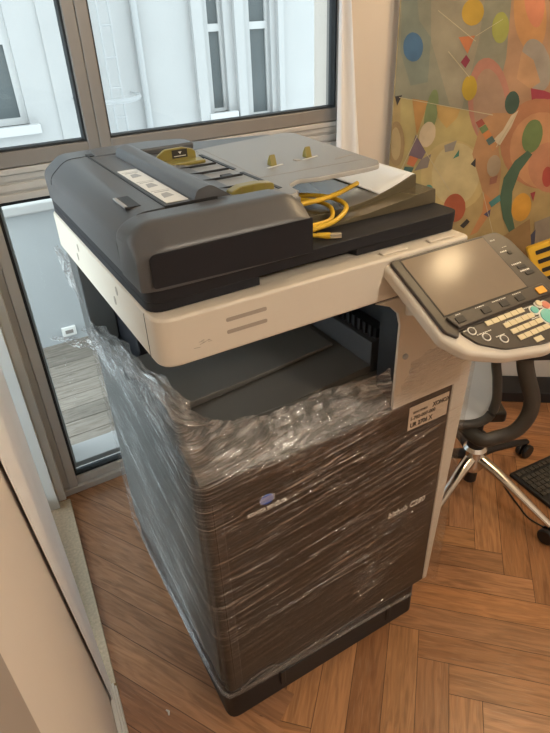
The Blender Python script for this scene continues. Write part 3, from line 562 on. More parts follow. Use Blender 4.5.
# body: side shells, rear block, tray floor
b = nb(); box(b, 0.004, 0.05, 0.035, 0.71, 0.122, 0.84); obj('side_panel', b, SIDE, PR, bevel=0.008)
b = nb(); box(b, 0.05, 0.64, 0.03, 0.71, 0.122, 0.815); obj('body', b, CHAR2, PR)
b = nb(); box(b, 0.06, 0.69, 0.47, 0.70, 0.815, 1.094); obj('rear_housing', b, CHAR2, PR, bevel=0.006)
b = nb(); box(b, -0.012, 0.06, 0.63, 0.70, 0.84, 1.094); obj('rear_column', b, SIDE, PR, bevel=0.006)
# front door, dark column at its left edge
b = nb(); prism(b, rpoly([(0.008,0.0),(0.648,0.0),(0.648,0.035),(0.008,0.035)], [0.022,0.006,0,0.0]), XY, 0.124, 0.824); obj('front_door', b, DOOR, PR, bevel=0.007)
b = nb(); box(b, 0.026, 0.046, -0.0008, 0.01, 0.14, 0.775); obj('door_edge_strip', b, DOOR, PR, bevel=0.001, seg=2)
# lip and tray with its two sloping floors
b = nb(); prism(b, rpoly([(0.035,0.815),(0.004,0.824),(0.03,0.846),(0.105,0.862),(0.12,0.815)], [0,0.004,0.01,0.01,0]), YZ, 0.01, 0.648); obj('tray_front_lip', b, INNER, PR)
b = nb(); prism(b, [(0.02,0.815),(0.02,0.838),(0.30,0.864),(0.48,0.880),(0.48,0.815)], XZ, 0.10, 0.47)
obj('output_tray', b, INNER, PR)
b = nb(); prism(b, [(0.04,0.842),(0.30,0.866),(0.46,0.881),(0.46,0.889),(0.30,0.876),(0.04,0.862)], XZ, 0.215, 0.468); obj('tray_step', b, INNER, PR, bevel=0.003, seg=2)
b = nb(); box(b, 0.48, 0.53, 0.10, 0.47, 0.815, 0.938); obj('tray_end_wall', b, CHAR, PR, bevel=0.003, seg=2)
b = nb(); box(b, 0.53, 0.648, 0.06, 0.47, 0.815, 1.094)
box(b, 0.4662, 0.648, 0.008, 0.06, 0.815, 1.094); obj('paper_exit', b, BLACK, PR)
b = nb(); box(b, 0.500, 0.529, 0.11, 0.45, 0.9385, 0.962)
for k in range(16): box(b, 0.493, 0.4995, 0.12+k*0.02, 0.128+k*0.02, 0.940, 0.968)
obj('exit_roller_ribs', b, BLACK, PR, smooth=False)
# cream column right of the opening, with its rounded inner corner
b = nb()
op = [(0.466,0.82),(0.466,1.03),(0.458,1.058),(0.438,1.078),(0.40,1.094),(0.66,1.094),(0.672,0.82)]
prism(b, op, XZ, 0.0, 0.0078); obj('front_column', b, CREAM, PR, bevel=0.003, seg=2)
b = nb(); lathe(b, [(0.0065,0.0006),(0.0065,-0.0035),(0.004,-0.005)], (0.487, 0.0, 0.952), 'y', 16); obj('screw_cap', b, GREYP, PR)
b = nb(); prism(b, [(0.652,0.95),(0.707,0.95),(0.703,0.80),(0.668,0.115),(0.652,0.115)], XZ, 0.004, 0.06); obj('side_cover', b, CREAM, PR, bevel=0.004, seg=2)
b = nb(); box(b, 0.650, 0.668, 0.06, 0.70, 0.122, 1.094); obj('right_panel', b, CREAM, PR, bevel=0.004, seg=2)
# scanner frame
b = nb(); prism(b, rpoly([(-0.025,0.0),(0.63,0.0),(0.63,0.70),(-0.025,0.70)], [0.035,0.015,0.015,0.02], 8), XY, 1.096, 1.182)
SF = obj('scanner_frame', b, CREAM, PR, bevel=0.006)
b = nb()
for z in (1.154, 1.132):
    b = nb(); prism(b, rpoly([(0.091,z-0.0035),(0.166,z-0.0035),(0.166,z+0.0035),(0.091,z+0.0035)], 0.0034), XZ, -0.0006, 0.002); obj('ventilation_slot', b, GREYINK, SF, smooth=False)
b = nb()
for y, z in ((0.20,1.160),(0.225,1.132),(0.47,1.158),(0.492,1.131)):
    b = nb(); prism(b, ell(y, z, 0.006, 0.0085), YZ, -0.0257, -0.024); obj('side_screw', b, GREYINK, SF, smooth=False)
b = nb(); box(b, -0.0256, -0.024, 0.050, 0.0512, 1.10, 1.178); obj('frame_seam', b, DARKINK, SF, smooth=False)
b = nb()
rs = random.Random(2)
for k in range(9):
    x, z = 0.030 + rs.random()*0.028, 1.121 + rs.random()*0.010; a = rs.uniform(-0.9, 0.9); l = rs.uniform(0.005, 0.011)
    tube(b, [(x, -0.0004, z), (x + l*math.cos(a), -0.0004, z + l*math.sin(a)*0.6)], 0.0004, 5)
obj('scuff_mark', b, GREYINK, SF, smooth=False)
b = nb()
for x0, x1 in ((0.42, 0.48), (0.535, 0.60)):
    b = nb(); box(b, x0, x1, 0.012, 0.026, 1.182, 1.186); obj('hinge_tab', b, CREAM, SF, bevel=0.002, seg=2)
# dark cover plate above the scanner, with a finger recess at the front
b = nb(); prism(b, rpoly([(-0.022,0.028),(0.172,0.030),(0.178,0.060),(0.375,0.060),(0.382,0.040),(0.632,0.040),(0.632,0.69),(-0.022,0.69)], [0.03,0.002,0.002,0.002,0.002,0.022,0.02,0.02]), XY, 1.183, 1.199)
prism(b, rpoly([(-0.022,0.025),(0.632,0.038),(0.632,0.69),(-0.022,0.69)], [0.032,0.024,0.02,0.02], 8), XY, 1.199, 1.221)
obj('scanner_lid', b, CHAR2, PR, bevel=0.004, seg=2)
# ---- document feeder
DF = None
def cover_prof(zo=0.0):   # x-z section of the feeder body
    return rpoly([(-0.027,1.2215),(-0.029,1.280),(0.010,1.312+zo),(0.105,1.314+zo),(0.22,1.300+zo),(0.235,1.2215)], [0.002,0.028,0.05,0.02,0.01,0.002], 8)
b = nb(); prism(b, cover_prof(), XZ, 0.122, 0.655)
DF = obj('document_feeder', b, CHAR, PR, angle=28)
# front end block: rounded in the y-z section
b = nb()
yz = rpoly([(0.019,1.2215),(0.018,1.284),(0.055,1.318),(0.119,1.313),(0.119,1.2215)], [0.002,0.016,0.03,0.012,0.002], 8)
N = 34; rings = []
for i in range(N+1):
    t = (i/N)**1.6; x = -0.0285 + 0.2985*t
    d = max(0, (0.05 - (x + 0.0285))/0.05); e_ = max(0, (x - 0.235)/0.035)
    dz = 0.030*(1-math.sqrt(max(0, 1-d*d))) + 0.016*(e_**2)
    dy = 0.012*(1-math.sqrt(max(0, 1-d*d)))
    rings.append([b.verts.new((x, y + dy*max(0, (0.07-y)/0.05) , z - dz*max(0, (z-1.2215)/0.095))) for y, z in yz])
for i in range(N):
    for k in range(len(yz)): b.faces.new((rings[i][k], rings[i][(k+1)%len(yz)], rings[i+1][(k+1)%len(yz)], rings[i+1][k]))
b.faces.new(rings[0]); b.faces.new(rings[-1][::-1])
obj('feeder_front_cover', b, CHAR, DF, angle=40)
b = nb(); prism(b, rpoly([(-0.012,1.228),(0.2695,1.223),(0.2695,1.282),(-0.012,1.280)], [0.006,0.001,0.001,0.012]), XZ, 0.0172, 0.0195); obj('front_cover_panel', b, CHAR2, DF, smooth=False)
# seam between cover and side, hinge strip, hand slot with its label plate
b = nb()
cp = [p for p in cover_prof() if p[1] > 1.225 and p[0] < 0.12]
tube(b, [(p[0], 0.585, p[1]+0.0001) for p in cp], 0.0011, 6)
obj('cover_seam', b, BLACK, DF)
b = nb(); box(b, 0.0575, 0.0605, 0.125, 0.60, 1.3125, 1.3145); box(b, 0.058, 0.15, 0.1205, 0.124, 1.310, 1.3150); box(b, 0.058, 0.08, 0.575, 0.60, 1.3125, 1.3148); obj('hinge_gap', b, BLACK, DF, smooth=False)
b = nb(); box(b, 0.004, 0.030, 0.155, 0.222, 1.3085, 1.3136); obj('release_recess', b, BLACK, DF, bevel=0.001, seg=2)
b = nb(); box(b, 0.003, 0.009, 0.158, 0.219, 1.3115, 1.3150); obj('release_lever', b, GREYP, DF, bevel=0.001, seg=2)
b = nb(); box(b, 0.066, 0.104, 0.135, 0.395, 1.3142, 1.3152); IL = obj('instruction_label', b, LABEL, DF, smooth=False)
b = nb()
for y in (0.165, 0.24, 0.325):
    b = nb(); box(b, 0.069, 0.101, y+0.048, y+0.049, 1.3152, 1.3155)
    prism(b, [(0.074,y),(0.094,y+0.006),(0.090,y+0.03),(0.078,y+0.026)], XY, 1.3152, 1.3155)
    box(b, 0.072, 0.098, y+0.038, y+0.041, 1.3152, 1.3155)
    obj('printed_diagram', b, GREYP, DF, smooth=False)
# raised ridge over the feed slot
b = nb(); prism(b, rpoly([(0.108,1.312),(0.116,1.330),(0.140,1.3355),(0.176,1.312)], [0.002,0.010,0.02,0.001]), XZ, 0.122, 0.545); obj('feed_ridge', b, CHAR, DF, angle=30)
# flat feed deck with ribs
b = nb(); prism(b, [(0.165,1.2216),(0.165,1.306),(0.235,1.297),(0.31,1.297),(0.31,1.285),(0.235,1.2216)], XZ, 0.121, 0.56)
box(b, 0.165, 0.30, 0.10, 0.121, 1.262, 1.292)
obj('feed_deck', b, TRAYM, DF, bevel=0.002, seg=2)
b = nb()
for y in (0.20, 0.27, 0.33, 0.39, 0.45): box(b, 0.185, 0.275, y, y+0.004, 1.2995, 1.3035)
for y0, y1 in ((0.15,0.30),(0.33,0.50)): box(b, 0.284, 0.292, y0, y1, 1.2972, 1.2990)
box(b, 0.24, 0.262, 0.285, 0.30, 1.297, 1.3005)
obj('feed_slot', b, BLACK, DF, smooth=False)
# rear feeder cover
b = nb(); prism(b, rpoly([(0.10,0.556),(0.53,0.548),(0.53,0.60),(0.30,0.655),(0.10,0.656)], [0,0.02,0.03,0.1,0.05], 8), XY, 1.2216, 1.300)
prism(b, rpoly([(0.07,0.56),(0.30,0.56),(0.30,0.62),(0.22,0.65),(0.07,0.65)], [0,0,0.03,0.06,0.04], 6), XY, 1.300, 1.316)
obj('feeder_rear_cover', b, CHAR, DF, bevel=0.005)
# original tray
def tz(x): return 1.2975 + 0.075*(x-0.28)
out = rpoly([(0.296,0.558),(0.520,0.520),(0.535,0.49),(0.512,0.150),(0.497,0.128),(0.470,0.130),(0.375,0.152),(0.340,0.172),(0.312,0.158),(0.300,0.108),(0.283,0.105),(0.275,0.150)], [0.004,0.02,0.02,0.02,0.012,0.02,0.03,0.02,0.02,0.012,0.012,0.004], 6)
b = nb(); T0 = [b.verts.new((x, y, tz(x))) for x, y in out]; T1 = [b.verts.new((x, y, tz(x)-0.010)) for x, y in out]
n_ = len(out); b.faces.new(T0); b.faces.new(T1[::-1])
for i in range(n_): b.faces.new((T0[i], T1[i], T1[(i+1)%n_], T0[(i+1)%n_])).material_index = 1
TR = obj('original_tray', b, [TRAYM, TRAYE], DF, bevel=0.003, seg=2)
b = nb(); ZT = lambda p, t: (p[0], p[1], tz(p[0]) + t)
for a_, c_ in (((0.312,0.548),(0.296,0.235)), ((0.296,0.235),(0.505,0.176))):
    d_ = Vector((c_[0]-a_[0], c_[1]-a_[1])).normalized(); q = Vector((-d_.y, d_.x))*0.0006
    prism(b, [(a_[0]+q.x,a_[1]+q.y),(c_[0]+q.x,c_[1]+q.y),(c_[0]-q.x,c_[1]-q.y),(a_[0]-q.x,a_[1]-q.y)], ZT, 0.0002, 0.0006)
box(b, 0.402, 0.414, 0.274, 0.288, tz(0.41)-0.001, tz(0.41)+0.0012)
prism(b, [(0.462,0.222),(0.505,0.222),(0.505,0.226),(0.462,0.226)], ZT, 0.0002, 0.0006)
obj('tray_seam', b, GREYINK, DF, smooth=False)
for x, y in ((0.356,0.283),(0.436,0.276)):
    b = nb(); prism(b, [(y-0.002,tz(x)),(y+0.016,tz(x)),(y+0.014,tz(x)+0.010),(y+0.006,tz(x)+0.022),(y+0.001,tz(x)+0.010)], YZ, x-0.010, x+0.004)
    obj('paper_stop', b, GUIDE, DF, bevel=0.002, seg=2)
    b = nb(); prism(b, [(x-0.020,y-0.006),(x+0.016,y-0.006),(x+0.016,y+0.0),(x-0.020,y+0.0)], ZT, 0.0003, 0.001); obj('stop_slot', b, LABEL, DF, smooth=False)
# side guides
def guide(y, x0, x1, h, th_, lab):
    b = nb(); z0 = 1.2985
    prism(b, rpoly([(x0,z0),(x1,z0),(x1,z0+h*0.72),(x1-0.03,z0+h),(x0+0.02,z0+h*0.98),(x0,z0+h*0.55)], [0,0,0.012,0.02,0.015,0.008]), XZ, y, y+th_)
    g = obj('paper_guide', b, GUIDE, DF, bevel=0.002, seg=2)
    b = nb()
    if lab:
        box(b, x0+0.035, x0+0.07, y-0.0008, y, z0+0.009, z0+h-0.004); obj('size_label', b, DARKINK, g, smooth=False)
        b = nb(); prism(b, [(x0+0.049,z0+0.022),(x0+0.057,z0+0.022),(x0+0.053,z0+0.017)], XZ, y-0.0014, y-0.0008); box(b, x0+0.039, x0+0.066, y-0.0014, y-0.0008, z0+0.0125, z0+0.0138); obj('size_mark', b, LABEL, g, smooth=False)
    else:
        for k in range(3):
            b = nb(); box(b, x0+0.02+k*0.024, x0+0.0208+k*0.024, y-0.0006, y+th_+0.0006, z0+0.004, z0+h*0.9); obj('guide_rib', b, BRASS, g, smooth=False)
guide(0.462, 0.172, 0.262, 0.030, 0.008, True)
b = nb(); box(b, 0.175, 0.268, 0.425, 0.462, 1.2975, 1.3045); obj('guide_foot', b, GUIDE, DF, bevel=0.002, seg=2)
guide(0.150, 0.190, 0.276, 0.016, 0.022, False)
# smoked output tray under the feeder
def concave(x):
    t = max(0.0, (x - 0.40)/0.20); return 1.236 + 0.038*min(t, 1.0)**2.1
xs_ = [0.30 + 0.31*k/24 for k in range(25)]
b = nb(); prism(b, [(0.30,1.2212)] + [(x, concave(x)) for x in xs_] + [(0.614,1.2212)], XZ, 0.145, 0.40)
OT = obj('document_output_tray', b, OLIVE, PR, bevel=0.0015, seg=2, angle=25)
b = nb(); prism(b, rpoly([(0.33,1.2212),(0.33,1.2245),(0.46,1.232),(0.628,1.2515),(0.632,1.2212)], [0,0.001,0.01,0.006,0]), XZ, 0.105, 0.39); obj('output_tray_lip', b, OLIVE, OT, bevel=0.002, seg=2)
# ---- control panel
PO = Vector((0.42, 0.0, 1.175)); PW = Vector((0, -0.891, -0.454)); PN = Vector((0, -0.454, 0.891))
def pn(u, w, h=0.0): p = PO + Vector((u, 0, 0)) + PW*w + PN*h; return (p.x, p.y, p.z)
PNL = lambda p, t: pn(p[0], p[1], t)
b = nb(); prism(b, rpoly([(-0.006,-0.002),(0.292,-0.002),(0.304,0.16),(0.304,0.262),(0.18,0.272),(0.085,0.252),(0.022,0.222),(-0.006,0.178)], [0.012,0.02,0.05,0.06,0.09,0.09,0.04,0.03], 8), PNL, -0.030, -0.004)
CP = obj('control_panel', b, CREAM, PR, bevel=0.009, seg=4)
b = nb(); prism(b, rpoly([(0.002,0.002),(0.278,0.002),(0.294,0.03),(0.300,0.178),(0.030,0.180),(0.020,0.192),(0.002,0.172)], [0.010,0.02,0.05,0.004,0.004,0.008,0.014], 6), PNL, -0.004, 0.003)
obj('bezel', b, BEZEL, CP, bevel=0.003, seg=2)
b = nb(); prism(b, rpoly([(0.032,0.180),(0.299,0.178),(0.297,0.252),(0.18,0.258),(0.09,0.240),(0.048,0.212)], [0.006,0.004,0.05,0.09,0.07,0.03], 6), PNL, -0.004, 0.0008)
obj('keypad_plate', b, BEZEL, CP, smooth=False)
b = nb(); prism(b, rpoly([(0.0215,0.0065),(0.2365,0.0065),(0.2365,0.1455),(0.0215,0.1455)], 0.002), PNL, 0.003, 0.0036); obj('screen_border', b, BLACK, CP, smooth=False)
b = nb(); prism(b, [(0.024,0.009),(0.234,0.009),(0.234,0.143),(0.024,0.143)], PNL, 0.0036, 0.0040); obj('touch_screen', b, SCREEN, CP, smooth=False)
b = nb(); prism(b, rpoly([(0.020,0.1475),(0.268,0.1475),(0.275,0.174),(0.030,0.176)], 0.005), PNL, 0.003, 0.008); obj('button_bar', b, BEZEL, CP, bevel=0.003, seg=2)
def key(name, m, u, w, du, dw, h0, h, rnd_=0.002):
    b = nb(); prism(b, rpoly([(u-du,w-dw),(u+du,w-dw),(u+du,w+dw),(u-du,w+dw)], rnd_, 4), PNL, h0, h0+h); return obj(name, b, m, CP, bevel=0.0006, seg=2)
for u in (0.044, 0.106, 0.152, 0.193): key('bar_button', BLACK, u, 0.162, 0.010, 0.0065, 0.008, 0.0015)
key('power_save_button', ORANGE, 0.250, 0.162, 0.011, 0.0075, 0.008, 0.0025)
for u, w in ((0.054,0.187),(0.072,0.207),(0.102,0.222)):
    b = nb(); lathe(b, [(0.0085,0),(0.0085,0.0012),(0.0062,0.0013)], seg=20); bmesh.ops.transform(b, matrix=Matrix.Translation(pn(u,w,0.0008)) @ PN.to_track_quat('Z','Y').to_matrix().to_4x4(), verts=b.verts); obj('ring_button', b, WHITEINK, CP)
    b = nb(); lathe(b, [(0.0062,0.0013),(0.0062,0.0020),(0.004,0.0024)], seg=20); bmesh.ops.transform(b, matrix=Matrix.Translation(pn(u,w,0.0008)) @ PN.to_track_quat('Z','Y').to_matrix().to_4x4(), verts=b.verts); obj('ring_button_cap', b, BEZEL, CP)
for ri, (u0, u1, w) in enumerate(((0.090,0.188,0.184),(0.122,0.200,0.200),(0.126,0.207,0.2155),(0.130,0.212,0.231))):
    n = 6 if ri == 0 else 5
    for k in range(n): key('number_key', KEYC, u0 + (u1-u0)*(k+0.5)/n, w + (k/n)*-0.001, (u1-u0)/n*0.47, 0.0052, 0.0008, 0.0016, 0.001)
key('counter_key', KEYC, 0.168, 0.246, 0.010, 0.0052, 0.0008, 0.0016, 0.001)
for u, w, r_, m_, nm in ((0.226,0.214,0.0165,TEAL,'start_button'),(0.208,0.192,0.0078,TEAL,'preview_button'),(0.240,0.191,0.0085,RED,'stop_button'),(0.228,0.183,0.007,KEYC,'reset_button')):
    b = nb(); lathe(b, [(r_+0.0028,0),(r_+0.0028,0.001),(r_,0.0012)], seg=24); bmesh.ops.transform(b, matrix=Matrix.Translation(pn(u,w,0.0008)) @ PN.to_track_quat('Z','Y').to_matrix().to_4x4(), verts=b.verts); obj('button_ring', b, WHITEINK, CP)
    b = nb(); lathe(b, [(r_,0.001),(r_,0.003),(r_*0.8,0.004)], seg=24); bmesh.ops.transform(b, matrix=Matrix.Translation(pn(u,w,0.0008)) @ PN.to_track_quat('Z','Y').to_matrix().to_4x4(), verts=b.verts); obj(nm, b, m_, CP)
# side buttons and printing
for u, w in ((0.264,0.060),(0.262,0.098),(0.268,0.116)): key('side_button', BLACK, u, w, 0.011 if w > 0.07 else 0.005, 0.004, 0.003, 0.0015)
def dashes(u0, u1, w, h, hh=0.003, step=0.0045):
    u = u0; b = nb()
    while u < u1:
        l = random.uniform(0.5, 0.9)*step; prism(b, [(u,w),(u+l,w),(u+l,w+h),(u,w+h)], PNL, hh, hh+0.0003); u += step
    obj('panel_lettering', b, WHITEINK, CP, smooth=False)
for a_ in ((0.244,0.256,0.020,0.003),(0.258,0.270,0.043,0.0012),(0.244,0.262,0.052,0.003),(0.244,0.268,0.087,0.003),(0.250,0.276,0.106,0.003)): dashes(*a_)
for a_ in ((0.040,0.050,0.1505,0.0016),(0.088,0.110,0.1505,0.0016),(0.130,0.165,0.1505,0.0018),(0.183,0.205,0.1505,0.0016)): dashes(*a_, hh=0.008)
for a_ in ((0.038,0.062,0.1815,0.002),(0.058,0.092,0.1965,0.002),(0.090,0.110,0.2125,0.002),(0.186,0.205,0.181,0.002),(0.188,0.208,0.2055,0.002),(0.100,0.180,0.1775,0.0012),(0.130,0.19,0.193,0.001)): dashes(*a_, hh=0.0008)
# neck that carries the panel
b = nb(); prism(b, [(0.02,1.150),(0.02,1.050),(-0.004,1.050),(-0.05,1.068),(-0.13,1.080),(-0.14,1.086),(0.0,1.150)], YZ, 0.475, 0.70)
obj('panel_neck', b, CREAM, PR, bevel=0.006)
# ---- lettering and sticker on the door
def front(x0, z0): return lambda x, y, h: (x0 + x, -0.0012 - h, z0 + y)
b = nb(); prism(b, ell(0.145, 0.728, 0.0165, 0.0125), XZ, -0.0011, 0.002, 0)
for k in range(5): prism(b, [(0.128,0.7205+k*0.0035),(0.163,0.7212+k*0.0035),(0.163,0.7222+k*0.0035),(0.128,0.7212+k*0.0035)], XZ, -0.0016, -0.001, 1)
obj('maker_emblem', b, [BLUE, WHITEINK], PR, smooth=False)
b = nb(); text_bm(b, 'KONICA MINOLTA', 0.0125, front(0.098, 0.700), sx=0.88, bold=0.0003); obj('maker_lettering', b, WHITEINK, PR, smooth=False)
b = nb(); text_bm(b, 'bizhub C280', 0.026, front(0.482, 0.474), sx=0.92, shear=0.2, bold=0.0003); obj('model_lettering', b, WHITEINK, PR, smooth=False)
b = nb(); box(b, 0.517, 0.637, -0.0012, 0.001, 0.741, 0.806); ST = obj('sticker', b, STICK, PR, smooth=False); tag(ST, 'white paper sticker')
b = nb(); text_bm(b, 'XONOX', 0.017, front(0.588, 0.783), sx=0.80, bold=0.0006)
text_bm(b, 'SERVICE TECNICO', 0.0085, front(0.528, 0.785), sx=0.62)
text_bm(b, '1-702-007-000', 0.014, front(0.521, 0.768), sx=0.92, bold=0.0003)
text_bm(b, 'UR 2706 X', 0.018, front(0.523, 0.7475), sx=0.82, bold=0.0005)
obj('sticker_lettering', b, DARKINK, ST, smooth=False)
# ================================================================== STRETCH FILM
def film():
    b = nb(); uvl = b.loops.layers.uv.new('UVMap'); bl = b.verts.layers.float.new('bunch')
    # plan path: left side from the back, round the front corner, along the front, round to the right
    path = []; XL, YF_, XR, R = -0.006, -0.0055, 0.7085, 0.032
    def add(x, y, nx, ny): path.append((x, y, nx, ny))
    NL, NF = 150, 150
    for k in range(5): a = math.pi/2*(1-k/5); add(0.03 - (0.03-XL)*math.cos(a), 0.715 + 0.02*math.sin(a), -math.cos(a), math.sin(a))
    for k in range(NL): add(XL, 0.715 - (0.715-(YF_+R))*k/NL, -1, 0)
    for k in range(12): a = math.pi/2*k/12; add(XL+R-R*math.cos(a), YF_+R-R*math.sin(a), -math.cos(a), -math.sin(a))
    for k in range(NF+1): add(XL+R + (XR-0.012-XL-R)*k/NF, YF_, 0, -1)
    for k in range(1, 7): a = math.pi/2*k/6; add(XR-0.012+0.012*math.sin(a), YF_+0.012-0.012*math.cos(a), math.sin(a), -math.cos(a))
    for k in range(1, 40): add(XR, YF_+0.012+0.5*k/40, 1, 0)
    s = 0; S = [0]
    for i in range(1, len(path)): s += math.hypot(path[i][0]-path[i-1][0], path[i][1]-path[i-1][1]); S.append(s)
    def lerp(tab, x):
        for (a, va), (c, vc) in zip(tab, tab[1:]):
            if x <= c:
                t = 0 if c == a else max(0, (x-a)/(c-a)); return va + (vc-va)*t
        return tab[-1][1]
    sc_ = S[5+NL+6]           # arc length at the front left corner
    sr_ = S[5+NL+12+NF]       # at the front right corner
    top = [(0,1.055),(0.05,1.05),(0.09,1.0),(0.14,0.925),(0.22,0.905),(0.30,0.935),(0.36,0.955),(0.46,0.985),(sc_-0.12,1.01),(sc_-0.05,1.02),(sc_,0.985),(sc_+0.05,0.935),(sc_+0.12,0.905),(sc_+0.22,0.885),(sc_+0.32,0.887),(sc_+0.42,0.905),(sc_+0.50,0.928),(sc_+0.57,0.95),(sr_,0.938),(sr_+0.3,0.93)]
    inw = [(0,0),(sc_-0.15,0.005),(sc_-0.03,0.02),(sc_+0.05,0.055),(sc_+0.20,0.075),(sc_+0.36,0.07),(sc_+0.46,0.03),(sc_+0.52,0.006),(sr_,0.0),(sr_+1,0)]
    bot = [(0,0.108),(sc_,0.118),(sr_,0.098),(sr_+1,0.095)]
    slope = [(0,-0.20),(sc_-0.06,-0.25),(sc_+0.04,0.05),(sc_+0.3,0.12),(sr_,0.11),(sr_+1,0)]
    vsh = [0]
    for i in range(1, len(S)): vsh.append(vsh[-1] + lerp(slope, S[i])*(S[i]-S[i-1]))
    NV = 150; V = []
    for i, (x, y, nx, ny) in enumerate(path):
        col = []; s = S[i]; z0, z1, iw = lerp(bot, s), lerp(top, s), lerp(inw, s)
        z1 += 0.005*math.sin(s*31) + 0.003*math.sin(s*77+1) + 0.006*noise.noise((s*55, 0.7, 2.0))
        onfront = 1 if (sc_ < s < sr_) else 0
        for j in range(NV+1):
            v = j/NV; z = z0 + (z1-z0)*v; st = z - vsh[i]
            f = max(0, (z - 0.80)/max(0.02, z1 - 0.80)) if onfront or s <= sc_ else 0
            left = 1 - min(1, max(0, (s - (sc_-0.05))/0.08))
            bn = max(0.0, min(1.0, (z - (z1 - 0.13 - 0.03*left))/0.10)) if s < sr_+0.02 else max(0, min(1, (z-z1+0.06)/0.06))
            n1 = noise.noise((s*2.4, st*42, 0.3)); n2 = noise.noise((s*7, st*95, 4.1)); n3 = noise.noise((s*7, st*34, 9.2)); n4 = noise.noise((s*22, st*80, 2.2))
            d = 0.0012*n1 + 0.0006*n2 + bn*(0.007*n3 + 0.0035*n4 + 0.004)
            d = max(d, -0.003) + 0.0012
            # freed from the body above the door it leans over the tray lip
            lean = iw * max(0, min(1, (z-0.826)/max(0.03, z1-0.826)))**0.9 if s > sc_-0.16 else 0
            bulge = 0.018*max(0, 1 - s/0.06)*max(0, (z-0.75)/0.3)
            px, py = x + nx*(d+bulge), y + ny*(d+bulge)
            if s > sc_-0.16: py += lean
            w_ = b.verts.new((px, py, z + bn*0.004*noise.noise((s*20, v*9, 7)))); w_[bl] = bn; col.append(w_)
        V.append(col)
    for i in range(len(path)-1):
        for j in range(NV):
            s, v = S[i], j/NV; x, y = path[i][0], path[i][1]; z = lerp(bot, s) + (lerp(top, s)-lerp(bot, s))*v
            # the torn hole low on the front
            if s > sc_ and y < 0.0:
                t = (x - 0.036)/0.10
                if 0 < t < 1 and 0.128 + 0.006*t + 0.003*noise.noise((x*60, 0, 3)) < z < 0.134 + 0.022*min(1, t*1.6) - 0.008*max(0, t-0.8)*5 + 0.004*noise.noise((x*50, 1, 0)): continue
            # ragged top edge
            f = b.faces.new((V[i][j], V[i+1][j], V[i+1][j+1], V[i][j+1]))
            for l, (ii, jj) in zip(f.loops, ((i,j),(i+1,j),(i+1,j+1),(i,j+1))):
                q = V[ii][jj].co; l[uvl].uv = (S[ii], q.z - vsh[ii])
    for w_ in [v for v in b.verts if not v.link_faces]: b.verts.remove(w_)
    me = bpy.data.meshes.new('film_sheet'); b.to_mesh(me); b.free(); me.materials.append(FILM); me.shade_smooth()
    return me
FT = thing('plastic_wrap', 'clear stretch film wound around the lower half of the copier, crumpled along its top edge', 'plastic wrap', (0.32, 0.36, 0.10))
fm = film(); fob = bpy.data.objects.new('film_sheet', fm); COL.objects.link(fob); fob.parent = FT; fm.transform(Matrix.Translation(-Vector((0.32, 0.36, 0.10))))
def strand(name, pts, r0, r1, wob, seed):
    b = nb(); uvl = b.loops.layers.uv.new('UVMap'); bl = b.verts.layers.float.new('bunch'); P = smooth_path(pts, 10); n = len(P); seg = 22; rings = []
    for i, p in enumerate(P):
        t = i/(n-1); d = (P[min(i+1,n-1)] - P[max(i-1,0)]).normalized(); u = Vector((0,0,1)) if abs(d.z) < 0.9 else Vector((1,0,0)); sx = d.cross(u).normalized(); ty = sx.cross(d); ring = []
        for k in range(seg):
            a = 2*math.pi*k/seg + t*2.5; r = (r0 + (r1-r0)*t)*(1 + wob*noise.noise((a*1.6+seed, t*9, seed)) + 0.5*wob*noise.noise((math.cos(a)*4, math.sin(a)*4, t*22+seed)))
            w_ = b.verts.new(p + sx*r*math.cos(a) + ty*r*math.sin(a)*0.55); w_[bl] = 0.6; ring.append(w_)
        rings.append(ring)
    for i in range(n-1):
        for k in range(seg):
            f = b.faces.new((rings[i][k], rings[i][(k+1)%seg], rings[i+1][(k+1)%seg], rings[i+1][k]))
            for l, (ii, kk) in zip(f.loops, ((i,k),(i,k+1),(i+1,k+1),(i+1,k))): l[uvl].uv = (ii/n*0.3, kk/seg*0.12 + seed)
    o = obj(name, b, FILM, FT); return o
strand('film_tail', [(-0.012,0.52,0.895),(-0.05,0.54,0.90),(-0.085,0.56,0.912),(-0.115,0.58,0.915)], 0.020, 0.004, 0.9, 1.3)
strand('film_tuft', [(-0.01,0.70,0.98),(-0.022,0.715,1.03),(-0.026,0.722,1.065),(-0.034,0.725,1.085)], 0.018, 0.010, 0.8, 3.1)
strand('film_bunch', [(-0.012,0.60,0.90),(-0.014,0.46,0.935),(-0.016,0.30,0.965),(-0.012,0.12,1.01),(0.01,0.03,0.985),(0.06,0.035,0.935)], 0.022, 0.014, 0.9, 5.7)
def hem(pts, seed, r=0.0035):
    strand('film_hem', pts, r, r, 0.5, seed)
hem([(-0.004,0.70,0.112),(-0.0075,0.5,0.116),(-0.0085,0.25,0.119),(-0.008,0.05,0.121),(0.0,0.006,0.121),(0.03,-0.007,0.121),(0.20,-0.0085,0.116),(0.45,-0.0085,0.108),(0.60,-0.0085,0.102)], 11.2, 0.0042)
hem([(-0.0075,0.30,0.135),(-0.008,0.05,0.133),(0.0,0.004,0.131),(0.03,-0.008,0.129),(0.16,-0.0085,0.133),(0.28,-0.008,0.142)], 12.7, 0.0028)
hem([(0.036,-0.009,0.136),(0.05,-0.0095,0.145),(0.075,-0.0095,0.156),(0.105,-0.0095,0.160),(0.135,-0.0095,0.155),(0.138,-0.009,0.147),(0.10,-0.0095,0.140),(0.06,-0.0095,0.131),(0.036,-0.009,0.133)], 14.3, 0.0022)
b = nb(); prism(b, rpoly([(0.038,0.128),(0.135,0.136),(0.134,0.156),(0.075,0.153)], 0.004), XZ, -0.0004, 0.003); obj('tear_dark_patch', b, BLACK, PR, smooth=False)  # black patch added behind the film tear so the hole reads dark
